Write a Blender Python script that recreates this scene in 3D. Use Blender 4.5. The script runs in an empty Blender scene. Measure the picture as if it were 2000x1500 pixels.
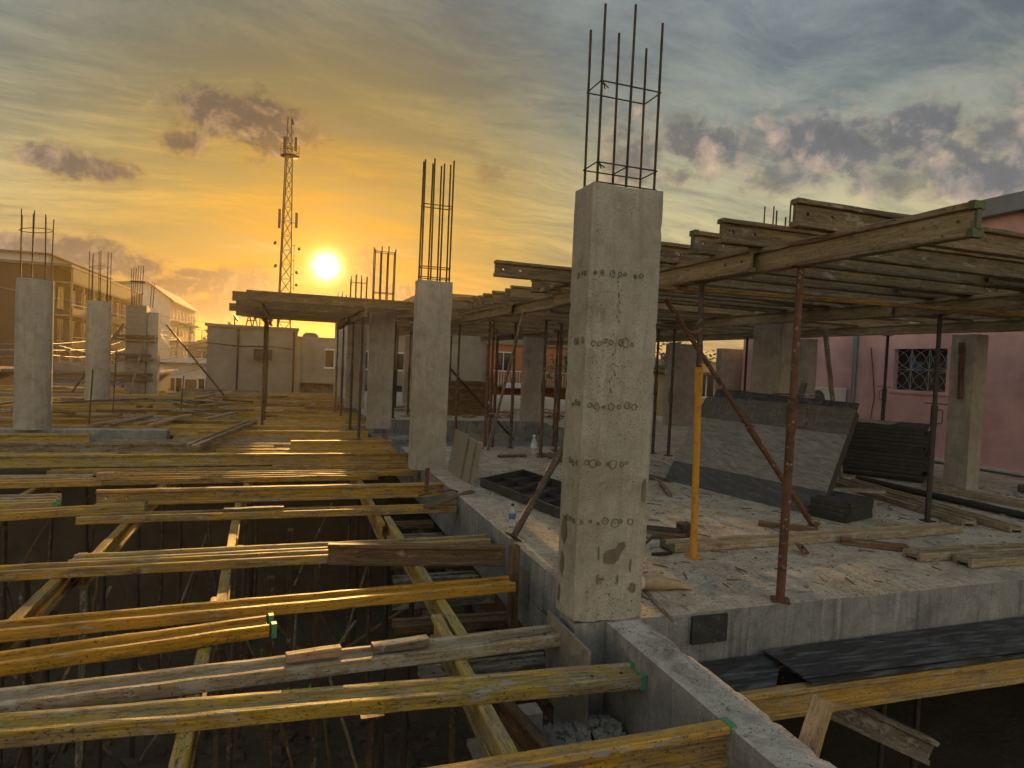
import bpy, bmesh, math, random
from mathutils import Vector, Matrix, noise as mnoise
random.seed(7)
SC = bpy.context.scene
COL = SC.collection
PI = math.pi
# colours of the overcast (linear) and light levels
EXPOSURE = 0.7
SUN_E = 5.0
AUR = 9.0
SKY_EL = [(0, (.28, .19, .095)), (.10, (.31, .245, .135)), (.21, (.33, .295, .185)), (.33, (.165, .184, .172)), (.5, (.128, .150, .174)), (1, (.128, .150, .174))]
SKY_TINT = [(0, (1.05, .42, .01)), (.12, (.95, .56, .11)), (.25, (.90, .70, .34)), (.45, (.92, .94, .86)), (.7, (.98, 1, .98)), (1, (1.12, 1.0, .88))]
SKY_GLOW = [(0, (.30, .12, .0)), (.06, (.10, .04, .0)), (.16, (.03, .012, .0)), (.35, (.008, .003, .0)), (.6, (0, 0, 0))]
SKY_EAST_FILL = 2.7
CLOUDS = [(-5.1, 17.8, 7.33, 3.67, 1, 1.0), (-8.4, 15.8, 4.57, 1.93, 0.8, 1.0), (0.8, 17.7, 3.06, 2.55, 0.6, 1.0), (-16.2, 12.5, 3.83, 1.62, 0.95, 1.0), (-13.6, 12.7, 2.78, 1.39, 0.9, 1.0), (16.5, 16.0, 2.28, 1.41, 0.5, 1.0), (5.7, 14.7, 3.19, 1.17, 0.35, 1.0), (-17.9, 6.4, 3.38, 1.71, 1.0, 1.0), (-14.1, 6.3, 4.01, 2.74, 1.0, 1.0), (-11.3, 6.1, 3.41, 1.75, 1.0, 1.0), (-7.4, 5.9, 3.29, 0.61, 1.0, 1.0), (-3.6, 5.1, 4.96, 2.19, 1.0, 1.0), (-5.9, 3.2, 6.18, 1.54, 1.0, 1.0), (-8.5, 4.8, 4.02, 1.51, 1.0, 1.0), (5.9, 6.6, 3.18, 2.85, 1.0, 1.0), (8.6, 5.6, 2.78, 1.78, 1.0, 1.0), (2.9, 4.7, 4.89, 1.36, 1.0, 1.0), (29.1, 18.0, 4.14, 5.03, 0.75, 1.0), (34.4, 18.4, 4.61, 3.58, 1, 1.0), (32.9, 16.1, 4.42, 1.77, 0.75, 1.0), (38.9, 18.9, 3.93, 2.52, 0.7, 1.0), (43.9, 18.2, 6.53, 3.7, 1, 1.0), (41.4, 15.7, 6.19, 2.14, 0.75, 1.0), (50.2, 18.4, 4.1, 2.81, 1, 1.0), (52.2, 16.0, 5.59, 2.54, 0.85, 1.0), (50.0, 14.8, 6.28, 1.84, 0.7, 1.0), (54.9, 17.1, 4.4, 3.42, 0.8, 1.0), (54.7, 14.7, 5.47, 2.49, 0.95, 1.0), (59.4, 15.3, 5.57, 2.79, 0.95, 1.0)]
HAZE_C = (.95, .82, .54, 1); HAZE_D = .0005; HAZE_G = .68
# ------------------------------------------------------------------ camera
cam_d = bpy.data.cameras.new('camera')
cam_d.sensor_fit = 'HORIZONTAL'; cam_d.sensor_width = 36.0
cam_d.lens = 1256 / 2000 * 36
cam_d.clip_start = 0.05; cam_d.clip_end = 4000
cam = bpy.data.objects.new('camera', cam_d); COL.objects.link(cam)
YAW, PITCH, ROLL = 0.33316, -0.03317, 0.04428
fw = Vector((math.sin(YAW)*math.cos(PITCH), math.cos(YAW)*math.cos(PITCH), math.sin(PITCH)))
r0 = fw.cross(Vector((0, 0, 1))).normalized(); u0 = r0.cross(fw)
rr = r0*math.cos(ROLL) + u0*math.sin(ROLL); uu = -r0*math.sin(ROLL) + u0*math.cos(ROLL)
cm = Matrix((rr, uu, -fw)).transposed().to_4x4(); cm.translation = (0, 0, 1.6)
cam.matrix_world = cm
SC.camera = cam
SC.render.engine = 'CYCLES'
SC.cycles.use_denoising = True
SC.cycles.use_adaptive_sampling = True; SC.cycles.adaptive_threshold = .03
SC.cycles.max_bounces = 5; SC.cycles.diffuse_bounces = 3; SC.cycles.volume_bounces = 0
SC.cycles.transparent_max_bounces = 12
SC.cycles.sample_clamp_indirect = 6.0
SC.view_settings.view_transform = 'Standard'; SC.view_settings.look = 'None'
SC.view_settings.exposure = EXPOSURE; SC.view_settings.gamma = 1.0
# ------------------------------------------------------------------ node helper
class NT:
    def __init__(s, tree): s.t = tree; s.n = tree.nodes; s.l = tree.links
    def node(s, typ, **kw):
        n = s.n.new(typ)
        for k, v in kw.items(): setattr(n, k, v)
        return n
    def put(s, sock, v):
        if v is None: return
        if hasattr(v, 'is_output'): s.l.new(v, sock)
        else:
            if isinstance(v, (tuple, list)) and sock.type == 'RGBA' and len(v) == 3: v = (*v, 1)
            sock.default_value = v
    def math(s, op, a, b=None, c=None, clamp=False):
        n = s.node('ShaderNodeMath', operation=op, use_clamp=clamp)
        s.put(n.inputs[0], a); s.put(n.inputs[1], b)
        if c is not None: s.put(n.inputs[2], c)
        return n.outputs[0]
    def vmath(s, op, a, b=None, out=0):
        n = s.node('ShaderNodeVectorMath', operation=op)
        s.put(n.inputs[0], a)
        if b is not None:
            s.put(n.inputs['Scale'] if op == 'SCALE' else n.inputs[1], b)
        return n.outputs['Value'] if out == 'v' else n.outputs[0]
    def dot(s, a, b): return s.vmath('DOT_PRODUCT', a, b, 'v')
    def mix(s, f, a, b, blend='MIX'):
        n = s.node('ShaderNodeMix', data_type='RGBA', blend_type=blend)
        s.put(n.inputs[0], f); s.put(n.inputs[6], a); s.put(n.inputs[7], b)
        return n.outputs[2]
    def rng(s, v, a, b, c=0.0, d=1.0, smooth=False):
        n = s.node('ShaderNodeMapRange', interpolation_type='SMOOTHSTEP' if smooth else 'LINEAR')
        n.clamp = True
        for i, x in enumerate((v, a, b, c, d)): s.put(n.inputs[i], x)
        return n.outputs[0]
    def noise(s, vec, scale=5, detail=4, rough=.55, dist=0.0, out='Fac'):
        n = s.node('ShaderNodeTexNoise')
        s.put(n.inputs['Vector'], vec); s.put(n.inputs['Scale'], scale); s.put(n.inputs['Detail'], detail)
        s.put(n.inputs['Roughness'], rough); s.put(n.inputs['Distortion'], dist)
        return n.outputs[out]
    def voro(s, vec, scale=5, feature='F1', out='Distance'):
        n = s.node('ShaderNodeTexVoronoi', feature=feature)
        s.put(n.inputs['Vector'], vec); s.put(n.inputs['Scale'], scale)
        return n.outputs[out]
    def mapv(s, vec, scale=(1, 1, 1), loc=(0, 0, 0), rot=(0, 0, 0)):
        n = s.node('ShaderNodeMapping')
        s.put(n.inputs[0], vec); n.inputs['Scale'].default_value = scale
        s.put(n.inputs['Location'], loc); n.inputs['Rotation'].default_value = rot
        return n.outputs[0]
    def ramp(s, f, stops):
        n = s.node('ShaderNodeValToRGB'); s.put(n.inputs[0], f)
        e = n.color_ramp.elements
        while len(e) < len(stops): e.new(.5)
        for k, (p, c) in zip(e, stops): k.position = p; k.color = (*c, 1) if len(c) == 3 else c
        return n.outputs[0]
    def bump(s, h, strength=.5, dist=.01, normal=None):
        n = s.node('ShaderNodeBump'); s.put(n.inputs['Height'], h)
        n.inputs['Strength'].default_value = strength; n.inputs['Distance'].default_value = dist
        if normal is not None: s.put(n.inputs['Normal'], normal)
        return n.outputs[0]
# ------------------------------------------------------------------ sky and sun
SUN = Vector((0.04559, 0.99053, 0.12952)).normalized()
EL = math.asin(SUN.z); AZ = math.atan2(SUN.x, SUN.y)
world = bpy.data.worlds.new('World'); SC.world = world; world.use_nodes = True
world.cycles.sampling_method = 'MANUAL'; world.cycles.sample_map_resolution = 512
W = NT(world.node_tree); W.n.clear()
d = W.vmath('NORMALIZE', W.node('ShaderNodeTexCoord').outputs['Generated'])
sep = W.node('ShaderNodeSeparateXYZ'); W.put(sep.inputs[0], d); dx, dy, dz = sep.outputs
sky = W.node('ShaderNodeTexSky', sky_type='NISHITA'); sky.sun_disc = False
sky.sun_elevation = EL; sky.sun_rotation = AZ; sky.dust_density = 3.0; sky.air_density = 1.2
W.put(sky.inputs[0], d)
cosS = W.dot(d, tuple(SUN))
ang = W.math('MULTIPLY', W.math('ARCCOSINE', W.math('MINIMUM', cosS, 0.99999)), 180/PI)   # degrees from the sun
elev = W.math('MAXIMUM', dz, 0.0)
# thin high overcast: blue grey overhead, cream towards the horizon, gold around the sun
base = W.ramp(elev, SKY_EL)
a60 = W.math('DIVIDE', ang, 60)
tint = W.ramp(a60, SKY_TINT)
glow = W.ramp(a60, SKY_GLOW)
veil = W.vmath('ADD', W.vmath('MULTIPLY', base, tint), glow)
# sky far from the sun, out of view, brightened to fill the foreground
veil = W.vmath('SCALE', veil, W.rng(ang, 55, 125, 1.0, SKY_EAST_FILL, True))
# streaks of the overcast, laid on a plane overhead
den = W.math('ADD', elev, 0.13)
px = W.math('DIVIDE', dx, den); py = W.math('DIVIDE', dy, den)
cmb = W.node('ShaderNodeCombineXYZ'); W.put(cmb.inputs[0], px); W.put(cmb.inputs[1], py)
warp = W.noise(cmb.outputs[0], .55, 3, .5, out='Color')
pw = W.vmath('ADD', cmb.outputs[0], W.vmath('SCALE', W.vmath('SUBTRACT', warp, (.5, .5, .5)), .9))
st1 = W.noise(W.mapv(pw, (.42, 1.5, 1), rot=(0, 0, -.22)), 1.25, 8, .68, .15)
st2 = W.noise(W.mapv(pw, (.9, 2.4, 1), loc=(4, 2, 0), rot=(0, 0, .35)), 2.6, 8, .70, .2)
stk = W.math('ADD', W.math('MULTIPLY', st1, .62), W.math('MULTIPLY', st2, .38))
smod = W.rng(stk, .38, .62, .66, 1.24, True)
veil = W.mix(1.0, veil, W.mix(W.rng(stk, .36, .6, 0, 1, True), (.74, .92, 1.12), (1.0, .99, .94)), 'MULTIPLY')
veil = W.vmath('SCALE', veil, smod)
cover = W.rng(stk, .30, .55, .80, .97)
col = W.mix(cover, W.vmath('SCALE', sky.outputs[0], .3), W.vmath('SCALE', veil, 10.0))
# low separate cumulus, each at its own bearing: (az deg from +Y, elevation, half width, half height, density, noise amount)
CL = CLOUDS
fa = W.noise(d, 16, 8, .62, .3); fb = W.noise(W.mapv(d, (1, 1, 1.5), loc=(3.1, 1.7, .4)), 42, 6, .6, .2)
fc = W.noise(W.mapv(d, (1, 1, 1.4), loc=(7, 3, 2)), 26, 5, .6, .6)
fluff = W.math('ADD', W.math('MULTIPLY', fa, .68), W.math('MULTIPLY', fb, .32))
fl = W.math('MULTIPLY', W.math('SUBTRACT', fluff, .5), 3.1)
tot = None
for (az, el, hw, hh, dn, am) in CL:
    az, el = math.radians(az), math.radians(el)
    c = Vector((math.sin(az)*math.cos(el), math.cos(az)*math.cos(el), math.sin(el)))
    rt = Vector((math.cos(az), -math.sin(az), 0)); up = rt.cross(c)
    if up.z < 0: up = -up
    u = W.dot(d, tuple(rt/math.radians(hw))); v = W.dot(W.vmath('SUBTRACT', d, tuple(c)), tuple(up/math.radians(hh)))
    r2 = W.math('SQRT', W.math('ADD', W.math('MULTIPLY', u, u), W.math('MULTIPLY', v, v)))
    k = W.math('MULTIPLY_ADD', fl, am, W.math('SUBTRACT', 1.0, r2))
    k = W.math('MULTIPLY', W.rng(k, -.12, .85, 0, 1, True), dn)
    k = W.math('MULTIPLY', k, W.math('GREATER_THAN', W.dot(d, tuple(c)), 0.5))
    tot = k if tot is None else W.math('MAXIMUM', tot, k)
core = W.ramp(a60, [(0, (.55, .26, .05)), (.08, (.24, .145, .065)), (.2, (.062, .052, .044)), (.35, (.078, .076, .072)), (.6, (.100, .108, .117))])
rimt = W.ramp(a60, [(0, (1.1, .85, .6)), (.25, (.92, .82, .74)), (.6, (1.05, .90, .78)), (1, (1.0, .93, .88))])
ccol = W.mix(W.rng(W.math('MULTIPLY_ADD', fc, 1.1, tot), .70, 1.35), W.vmath('MULTIPLY', col, rimt), W.vmath('SCALE', core, 10.0))
off = W.vmath('ADD', d, W.vmath('SCALE', W.vmath('SUBTRACT', tuple(SUN+Vector((0, 0, -.10))), d), .045))
fa2 = W.noise(off, 16, 5, .62, .3)
lit = W.math('MULTIPLY', W.math('SUBTRACT', fa, fa2), W.rng(tot, .05, .5, 0, 2.3))
warm = W.ramp(a60, [(0, (1.0, .5, .1)), (.25, (.42, .26, .12)), (.6, (.42, .27, .15)), (1, (.36, .25, .17))])
ccol = W.vmath('ADD', ccol, W.vmath('SCALE', W.vmath('SCALE', warm, 10.0), W.math('MULTIPLY', lit, 1.0, clamp=True)))
ccol = W.vmath('SCALE', ccol, W.rng(lit, -.5, 0, .78, 1.0))
col = W.mix(W.rng(tot, 0.0, .9, 0, .97, True), col, ccol)
# the sun's own disc and aureole
aur = W.math('MULTIPLY', W.math('POWER', 2.718, W.math('MULTIPLY', ang, -.95)), AUR)
disc = W.math('MULTIPLY', W.math('POWER', 2.718, W.math('MULTIPLY', W.math('POWER', ang, 1.5), -2.0)), 60)
sunc = W.vmath('ADD', W.vmath('SCALE', (1.0, .60, .10), aur), W.vmath('SCALE', (1.0, .86, .52), disc))
col = W.vmath('ADD', col, sunc)
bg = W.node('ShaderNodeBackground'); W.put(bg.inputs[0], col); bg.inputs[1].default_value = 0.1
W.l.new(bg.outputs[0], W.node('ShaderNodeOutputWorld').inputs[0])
sun_d = bpy.data.lights.new('sun', 'SUN'); sun_d.energy = SUN_E; sun_d.color = (1.0, .53, .155); sun_d.angle = math.radians(.6)
sun = bpy.data.objects.new('sun', sun_d); COL.objects.link(sun)
sun.rotation_euler = SUN.to_track_quat('Z', 'Y').to_euler(); sun.location = (3, 40, 30)
# ------------------------------------------------------------------ materials
MATS = {}
def mat(name, rough=.8, metal=0.0, spec=.3):
    m = bpy.data.materials.new(name); m.use_nodes = True; t = NT(m.node_tree)
    p = t.n['Principled BSDF']; p.inputs['Roughness'].default_value = rough; p.inputs['Metallic'].default_value = metal
    p.inputs['Specular IOR Level'].default_value = spec
    MATS[name] = m; return m, t, p
def ocoord(t): return t.node('ShaderNodeTexCoord').outputs['Object']
def orand(t): return t.node('ShaderNodeObjectInfo').outputs['Random']
def jit(t, vec):
    cb = t.node('ShaderNodeCombineXYZ'); r = orand(t)
    t.put(cb.inputs[0], t.math('MULTIPLY', r, 37.0)); t.put(cb.inputs[1], t.math('MULTIPLY', r, 71.0)); t.put(cb.inputs[2], t.math('MULTIPLY', r, 19.0))
    return t.vmath('ADD', vec, cb.outputs[0])
def wood(name, a, b, wear, dust=.25, rough=.62):
    """lacquered or bare formwork timber: grain, faded patches, grime, nicks, knots and cement splashes"""
    m, t, p = mat(name, rough, spec=.3)
    v = jit(t, ocoord(t))
    grain = t.noise(t.mapv(v, (1.4, 30, 30)), 2.4, 5, .65, .6)
    big = t.noise(t.mapv(v, (1.1, 5, 5)), 1.9, 5, .68, .4)
    c = t.mix(t.rng(grain, .36, .64), tuple(x*1.12 for x in a), tuple(x*.55 for x in a))
    c = t.mix(t.rng(big, .60-.22*wear, .70-.22*wear, 0, .92), c, t.mix(t.rng(grain, .38, .62), tuple(x*1.15 for x in b), tuple(x*.5 for x in b)))
    grime = t.noise(t.mapv(v, (2.6, 8, 8), loc=(3, 9, 5)), 2.0, 6, .72, .3)
    c = t.mix(t.rng(grime, .55, .68, 0, .66), c, (.050, .036, .022))
    dst = t.noise(t.mapv(v, (2.0, 5, 5), loc=(9, 3, 1)), 2.6, 6, .72, .2)
    c = t.mix(t.rng(dst, .615-.10*dust, .67-.10*dust, 0, .8), c, (.36, .335, .29))
    sc = t.noise(t.mapv(v, (7, 26, 26)), 3.0, 4, .7, .4)
    c = t.mix(t.rng(sc, .585, .66, 0, .65), c, (.045, .030, .018))
    nick = t.noise(t.mapv(v, (18, 34, 34), loc=(2, 5, 8)), 2.4, 3, .6)
    c = t.mix(t.rng(nick, .62, .66, 0, .8), c, (.020, .014, .009))
    knots = t.voro(t.mapv(v, (2.0, 9, 9)), 1.2)
    c = t.mix(t.rng(knots, .12, .05, 0, .75), c, (.055, .028, .012))
    c = t.mix(t.math('MULTIPLY', t.math('POWER', orand(t), 2.0), .45), c, tuple(x*.9 for x in b))
    c = t.mix(1.0, c, t.mix(orand(t), (.78, .76, .74), (1.14, 1.12, 1.08)), 'MULTIPLY')
    t.put(p.inputs['Base Color'], c)
    t.put(p.inputs['Roughness'], t.rng(big, .3, .7, rough-.10, rough+.2))
    h = t.math('SUBTRACT', t.math('ADD', t.math('MULTIPLY', grain, .6), t.math('MULTIPLY', grime, .4)), t.math('MULTIPLY', t.rng(nick, .58, .66), .5))
    t.put(p.inputs['Normal'], t.bump(h, .7, .007))
    return m
wood('wood_yellow', (.52, .27, .018), (.34, .20, .06), .35, .05, .50)
wood('wood_gold', (.50, .285, .036), (.32, .225, .105), .75, .35)
wood('wood_olive', (.48, .335, .05), (.34, .26, .135), .75, .55)
wood('wood_weathered', (.38, .275, .13), (.30, .24, .16), 1.0, .95)
wood('wood_deck', (.26, .18, .07), (.185, .14, .085), .9, .25)
wood('wood_girder', (.38, .285, .145), (.30, .235, .15), 1.0, .3)
wood('wood_far', (.56, .35, .07), (.42, .30, .13), .5, .2)
wood('wood_brown', (.21, .13, .064), (.16, .11, .068), .8, .15)
wood('wood_grey', (.21, .18, .14), (.16, .14, .11), .8, .9)
wood('wood_pale', (.44, .29, .165), (.36, .25, .155), .4, .1)
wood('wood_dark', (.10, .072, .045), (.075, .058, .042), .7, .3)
def concrete(name, a, b, stain=.5, dirt=(.16, .12, .08), dirtf=.4, pits=1.0, streak=1.0):
    """cast concrete: cloudy tone, drips, laitance, dirt, blowholes"""
    m, t, p = mat(name, .88, spec=.2)
    v = ocoord(t)
    big = t.noise(v, 1.3, 6, .64, .5); mid = t.noise(v, 7, 6, .68, .4); fine = t.noise(v, 60, 4, .7)
    c = t.mix(t.rng(big, .38, .62), a, b)
    c = t.mix(t.rng(mid, .47, .66, 0, .35*stain+.25), c, tuple(x*.58 for x in a))
    st = t.noise(t.mapv(v, (8, 8, .45)), 2.0, 6, .68, .4)
    c = t.mix(t.rng(st, .52, .66, 0, .5*streak), c, tuple(x*.45 for x in a))
    st2 = t.noise(t.mapv(v, (6, 6, .4), loc=(3, 8, 2)), 2.4, 5, .66)
    c = t.mix(t.rng(st2, .56, .68, 0, .45*streak), c, tuple(min(1, x*1.4) for x in b))
    dt = t.noise(t.mapv(v, loc=(5, 1, 7)), 2.6, 7, .70, .6)
    c = t.mix(t.rng(dt, .50, .64, 0, dirtf), c, dirt)
    c = t.mix(t.rng(fine, .42, .66, 0, .42), c, tuple(x*.55 for x in a))
    pt = t.noise(v, 105, 2, .5); ptm = t.noise(v, 4.0, 3)
    hole = t.math('MULTIPLY', t.rng(pt, .62, .67), t.rng(ptm, .45, .57))
    c = t.mix(t.math('MULTIPLY', hole, .8*pits), c, (.05, .043, .036))
    t.put(p.inputs['Base Color'], c)
    h = t.math('SUBTRACT', t.math('MULTIPLY_ADD', mid, .5, t.math('MULTIPLY', fine, .4)), t.math('MULTIPLY', hole, .8))
    t.put(p.inputs['Normal'], t.bump(h, .6, .014))
    return m
concrete('concrete_light', (.345, .315, .27), (.42, .385, .33), .4, (.235, .18, .13), .5, 1.0, .7)
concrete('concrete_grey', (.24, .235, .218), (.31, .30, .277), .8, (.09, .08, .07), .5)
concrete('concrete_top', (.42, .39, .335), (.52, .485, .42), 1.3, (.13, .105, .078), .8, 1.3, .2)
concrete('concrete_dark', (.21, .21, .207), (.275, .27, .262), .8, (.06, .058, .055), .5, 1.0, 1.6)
def slabmat():
    m, t, p = mat('concrete_floor', .9, spec=.2)
    v = ocoord(t)
    big = t.noise(v, .6, 6, .66, .7); mid = t.noise(v, 3.6, 7, .70, .6); fine = t.noise(v, 48, 4, .72)
    c = t.mix(t.rng(big, .32, .54), (.46, .435, .375), (.44, .375, .275))
    c = t.mix(t.rng(mid, .46, .62, 0, .7), c, (.29, .205, .125))
    wet = t.noise(t.mapv(v, loc=(7, 2, 0)), .9, 6, .66, .9)
    c = t.mix(t.rng(wet, .53, .62, 0, .65), c, (.21, .205, .19))
    sw = t.noise(t.mapv(v, (.8, 3.5, 1), rot=(0, 0, .5)), 5, 6, .70, 1.6)
    c = t.mix(t.rng(sw, .53, .64, 0, .6), c, (.58, .55, .475))
    sw2 = t.noise(t.mapv(v, (3.2, .9, 1), loc=(4, 4, 0), rot=(0, 0, .2)), 6, 6, .70, 1.4)
    c = t.mix(t.rng(sw2, .55, .64, 0, .6), c, (.13, .105, .08))
    c = t.mix(t.rng(fine, .54, .66, 0, .6), c, (.13, .107, .083))
    ch = t.math('MULTIPLY', t.rng(t.noise(v, 34, 3, .6), .58, .63), t.rng(t.noise(v, 1.7, 4), .40, .55))
    c = t.mix(t.math('MULTIPLY', ch, .85), c, (.05, .038, .028))
    t.put(p.inputs['Base Color'], c)
    t.put(p.inputs['Roughness'], t.rng(wet, .52, .62, .92, .62))
    t.put(p.inputs['Normal'], t.bump(t.math('MULTIPLY_ADD', mid, .5, t.math('MULTIPLY', fine, .45)), .7, .02))
slabmat()
def rusty(name, a, b, f=.5, metal=.25, rough=.65, specks=None):
    m, t, p = mat(name, rough, metal, .4)
    v = jit(t, ocoord(t))
    n1 = t.noise(v, 7, 6, .65, .4); n2 = t.noise(v, 40, 4, .6)
    c = t.mix(t.rng(n1, .6-.25*f, .75-.2*f), a, b)
    c = t.mix(t.rng(n2, .6, .68, 0, .7), c, tuple(x*.4 for x in b))
    if specks: c = t.mix(t.rng(t.noise(v, 26, 4, .6), .60, .66, 0, .9), c, specks)
    t.put(p.inputs['Base Color'], c)
    t.put(p.inputs['Roughness'], t.rng(n1, .3, .7, rough-.1, rough+.2))
    t.put(p.inputs['Normal'], t.bump(n2, .35, .003))
rusty('steel_rust', (.125, .058, .036), (.075, .04, .028), .5, .2, .7, (.26, .24, .21))
rusty('steel_brown', (.085, .062, .048), (.05, .035, .026), .5, .3, .6, (.2, .18, .15))
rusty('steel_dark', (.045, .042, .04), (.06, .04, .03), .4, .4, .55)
rusty('paint_yellow', (.50, .24, .025), (.20, .10, .03), .25, .0, .5)
rusty('rebar_steel', (.07, .05, .038), (.045, .03, .022), .5, .5, .6)
rusty('panel_black', (.026, .026, .028), (.05, .048, .045), .5, .1, .6, (.085, .08, .075))
rusty('galvanised', (.30, .30, .31), (.22, .21, .2), .4, .7, .45)
rusty('roof_rust', (.20, .10, .06), (.12, .06, .04), .6, .1, .8)
def ply(name, a, smear, f, st=(1.2, 9, 9)):
    m, t, p = mat(name, .6, spec=.4)
    v = ocoord(t)
    n = t.noise(t.mapv(v, st), 2.2, 7, .68, .5); n2 = t.noise(t.mapv(v, tuple(q**.5 for q in st)), 2.2, 6, .65, .5); n3 = t.noise(v, 38, 4, .6)
    c = t.mix(t.rng(n, .52-.18*f, .66-.06*f, 0, .85), a, smear)
    c = t.mix(t.rng(n2, .55, .7, 0, .6), c, tuple(x*.5+.02 for x in smear))
    c = t.mix(t.rng(n3, .6, .68, 0, .55), c, (.015, .015, .016))
    t.put(p.inputs['Base Color'], c); t.put(p.inputs['Roughness'], t.rng(n, .4, .6, .42, .8))
    t.put(p.inputs['Normal'], t.bump(n, .25, .004))
ply('plywood_black', (.022, .022, .024), (.12, .12, .12), .2)
ply('plywood_dirty', (.125, .12, .11), (.265, .252, .228), .7, (14, .7, 14))
ply('plywood_face', (.05, .05, .053), (.12, .12, .12), .3, (14, .7, 14))
ply('plywood_top', (.075, .066, .052), (.15, .135, .11), .4, (3, 3, 12))
ply('plywood_brown', (.17, .14, .10), (.26, .235, .20), .6)
def plain(name, c, rough=.7, var=.25, scale=3, metal=0.0, spec=.3):
    m, t, p = mat(name, rough, metal, spec)
    v = ocoord(t); n = t.noise(v, scale, 6, .62, .3); n2 = t.noise(t.mapv(v, (3, 3, .4)), scale, 5, .6)
    cc = t.mix(t.rng(n, .35, .68), c, tuple(x*(1-var) for x in c))
    cc = t.mix(t.rng(n2, .55, .75, 0, var), cc, tuple(x*.5 for x in c))
    t.put(p.inputs['Base Color'], cc)
    t.put(p.inputs['Normal'], t.bump(n, .2, .01))
plain('plaster_pink', (.70, .425, .42), .85, .38, .9)
plain('reflection_blue', (.10, .14, .20), .2, .4, 8)
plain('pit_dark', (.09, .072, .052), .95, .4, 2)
plain('trim_white', (.62, .60, .57), .7, .2)
plain('fascia_grey', (.20, .225, .25), .5, .2)
plain('glass_dark', (.012, .015, .018), .15, .3, 2, 0, .6)
plain('grille_white', (.34, .345, .345), .6, .2)
plain('plastic_green', (.10, .27, .16), .5, .35, 9)
plain('plastic_olive', (.095, .11, .06), .6, .35, 9)
plain('ac_white', (.62, .62, .60), .5, .12)
plain('brick_brown', (.05, .038, .035), .9, .3, 5)
plain('wall_cream', (.25, .195, .115), .85, .25, 2)
plain('wall_white', (.52, .50, .47), .85, .2, 1)
plain('wall_ochre', (.46, .34, .19), .85, .25, 1)
plain('wall_orange', (.40, .16, .075), .85, .2, 1)
plain('wall_block', (.24, .215, .175), .9, .3, 1.2)
plain('roof_dark', (.11, .10, .10), .8, .3, 2)
plain('car_white', (.66, .66, .66), .3, .05, 1, 0, .5)
plain('car_blue', (.30, .40, .50), .3, .1, 1, 0, .5)
plain('tyre_black', (.02, .02, .02), .8, .2)
plain('asphalt', (.06, .058, .056), .9, .35, 1.5)
plain('cloth_tan', (.40, .29, .18), .9, .3, 14)
plain('cloth_white', (.55, .53, .46), .9, .25, 12)
plain('bark', (.10, .07, .05), .9, .4, 8)
plain('rubber_black', (.02, .02, .02), .6, .3, 10)
plain('cap_blue', (.05, .14, .36), .4, .1)
plain('banner_white', (.66, .64, .66), .7, .1)
plain('ink', (.05, .035, .02), .8, .1)
plain('hole_black', (.03, .025, .02), .9, .1)
plain('stain_brown', (.17, .135, .105), .9, .3, 18)
plain('mortar_ring', (.185, .152, .122), .9, .3, 30)
plain('splash_grey', (.27, .26, .245), .9, .3, 20)
def soil():
    m, t, p = mat('soil', .95, spec=.15)
    v = ocoord(t)
    n = t.noise(v, .8, 8, .66, .5); n2 = t.noise(v, 14, 6, .68)
    c = t.mix(t.rng(n, .36, .66), (.065, .050, .036), (.10, .08, .058))
    c = t.mix(t.rng(n2, .55, .7, 0, .6), c, (.14, .122, .10))
    t.put(p.inputs['Base Color'], c)
    t.put(p.inputs['Normal'], t.bump(t.math('ADD', n, n2), .8, .05))
soil()
def leaf(name, a, b):
    m, t, p = mat(name, .6, spec=.3)
    n = t.noise(ocoord(t), 1.5, 4)
    t.put(p.inputs['Base Color'], t.mix(t.rng(n, .35, .65), a, b))
    p.inputs['Subsurface Weight'].default_value = 0.0
leaf('leaves', (.045, .075, .022), (.085, .11, .035))
def clear_plastic():
    m, t, p = mat('clear_plastic', .08, spec=.5)
    p.inputs['Base Color'].default_value = (.86, .90, .92, 1); p.inputs['Transmission Weight'].default_value = .85; p.inputs['IOR'].default_value = 1.25
clear_plastic()
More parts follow.
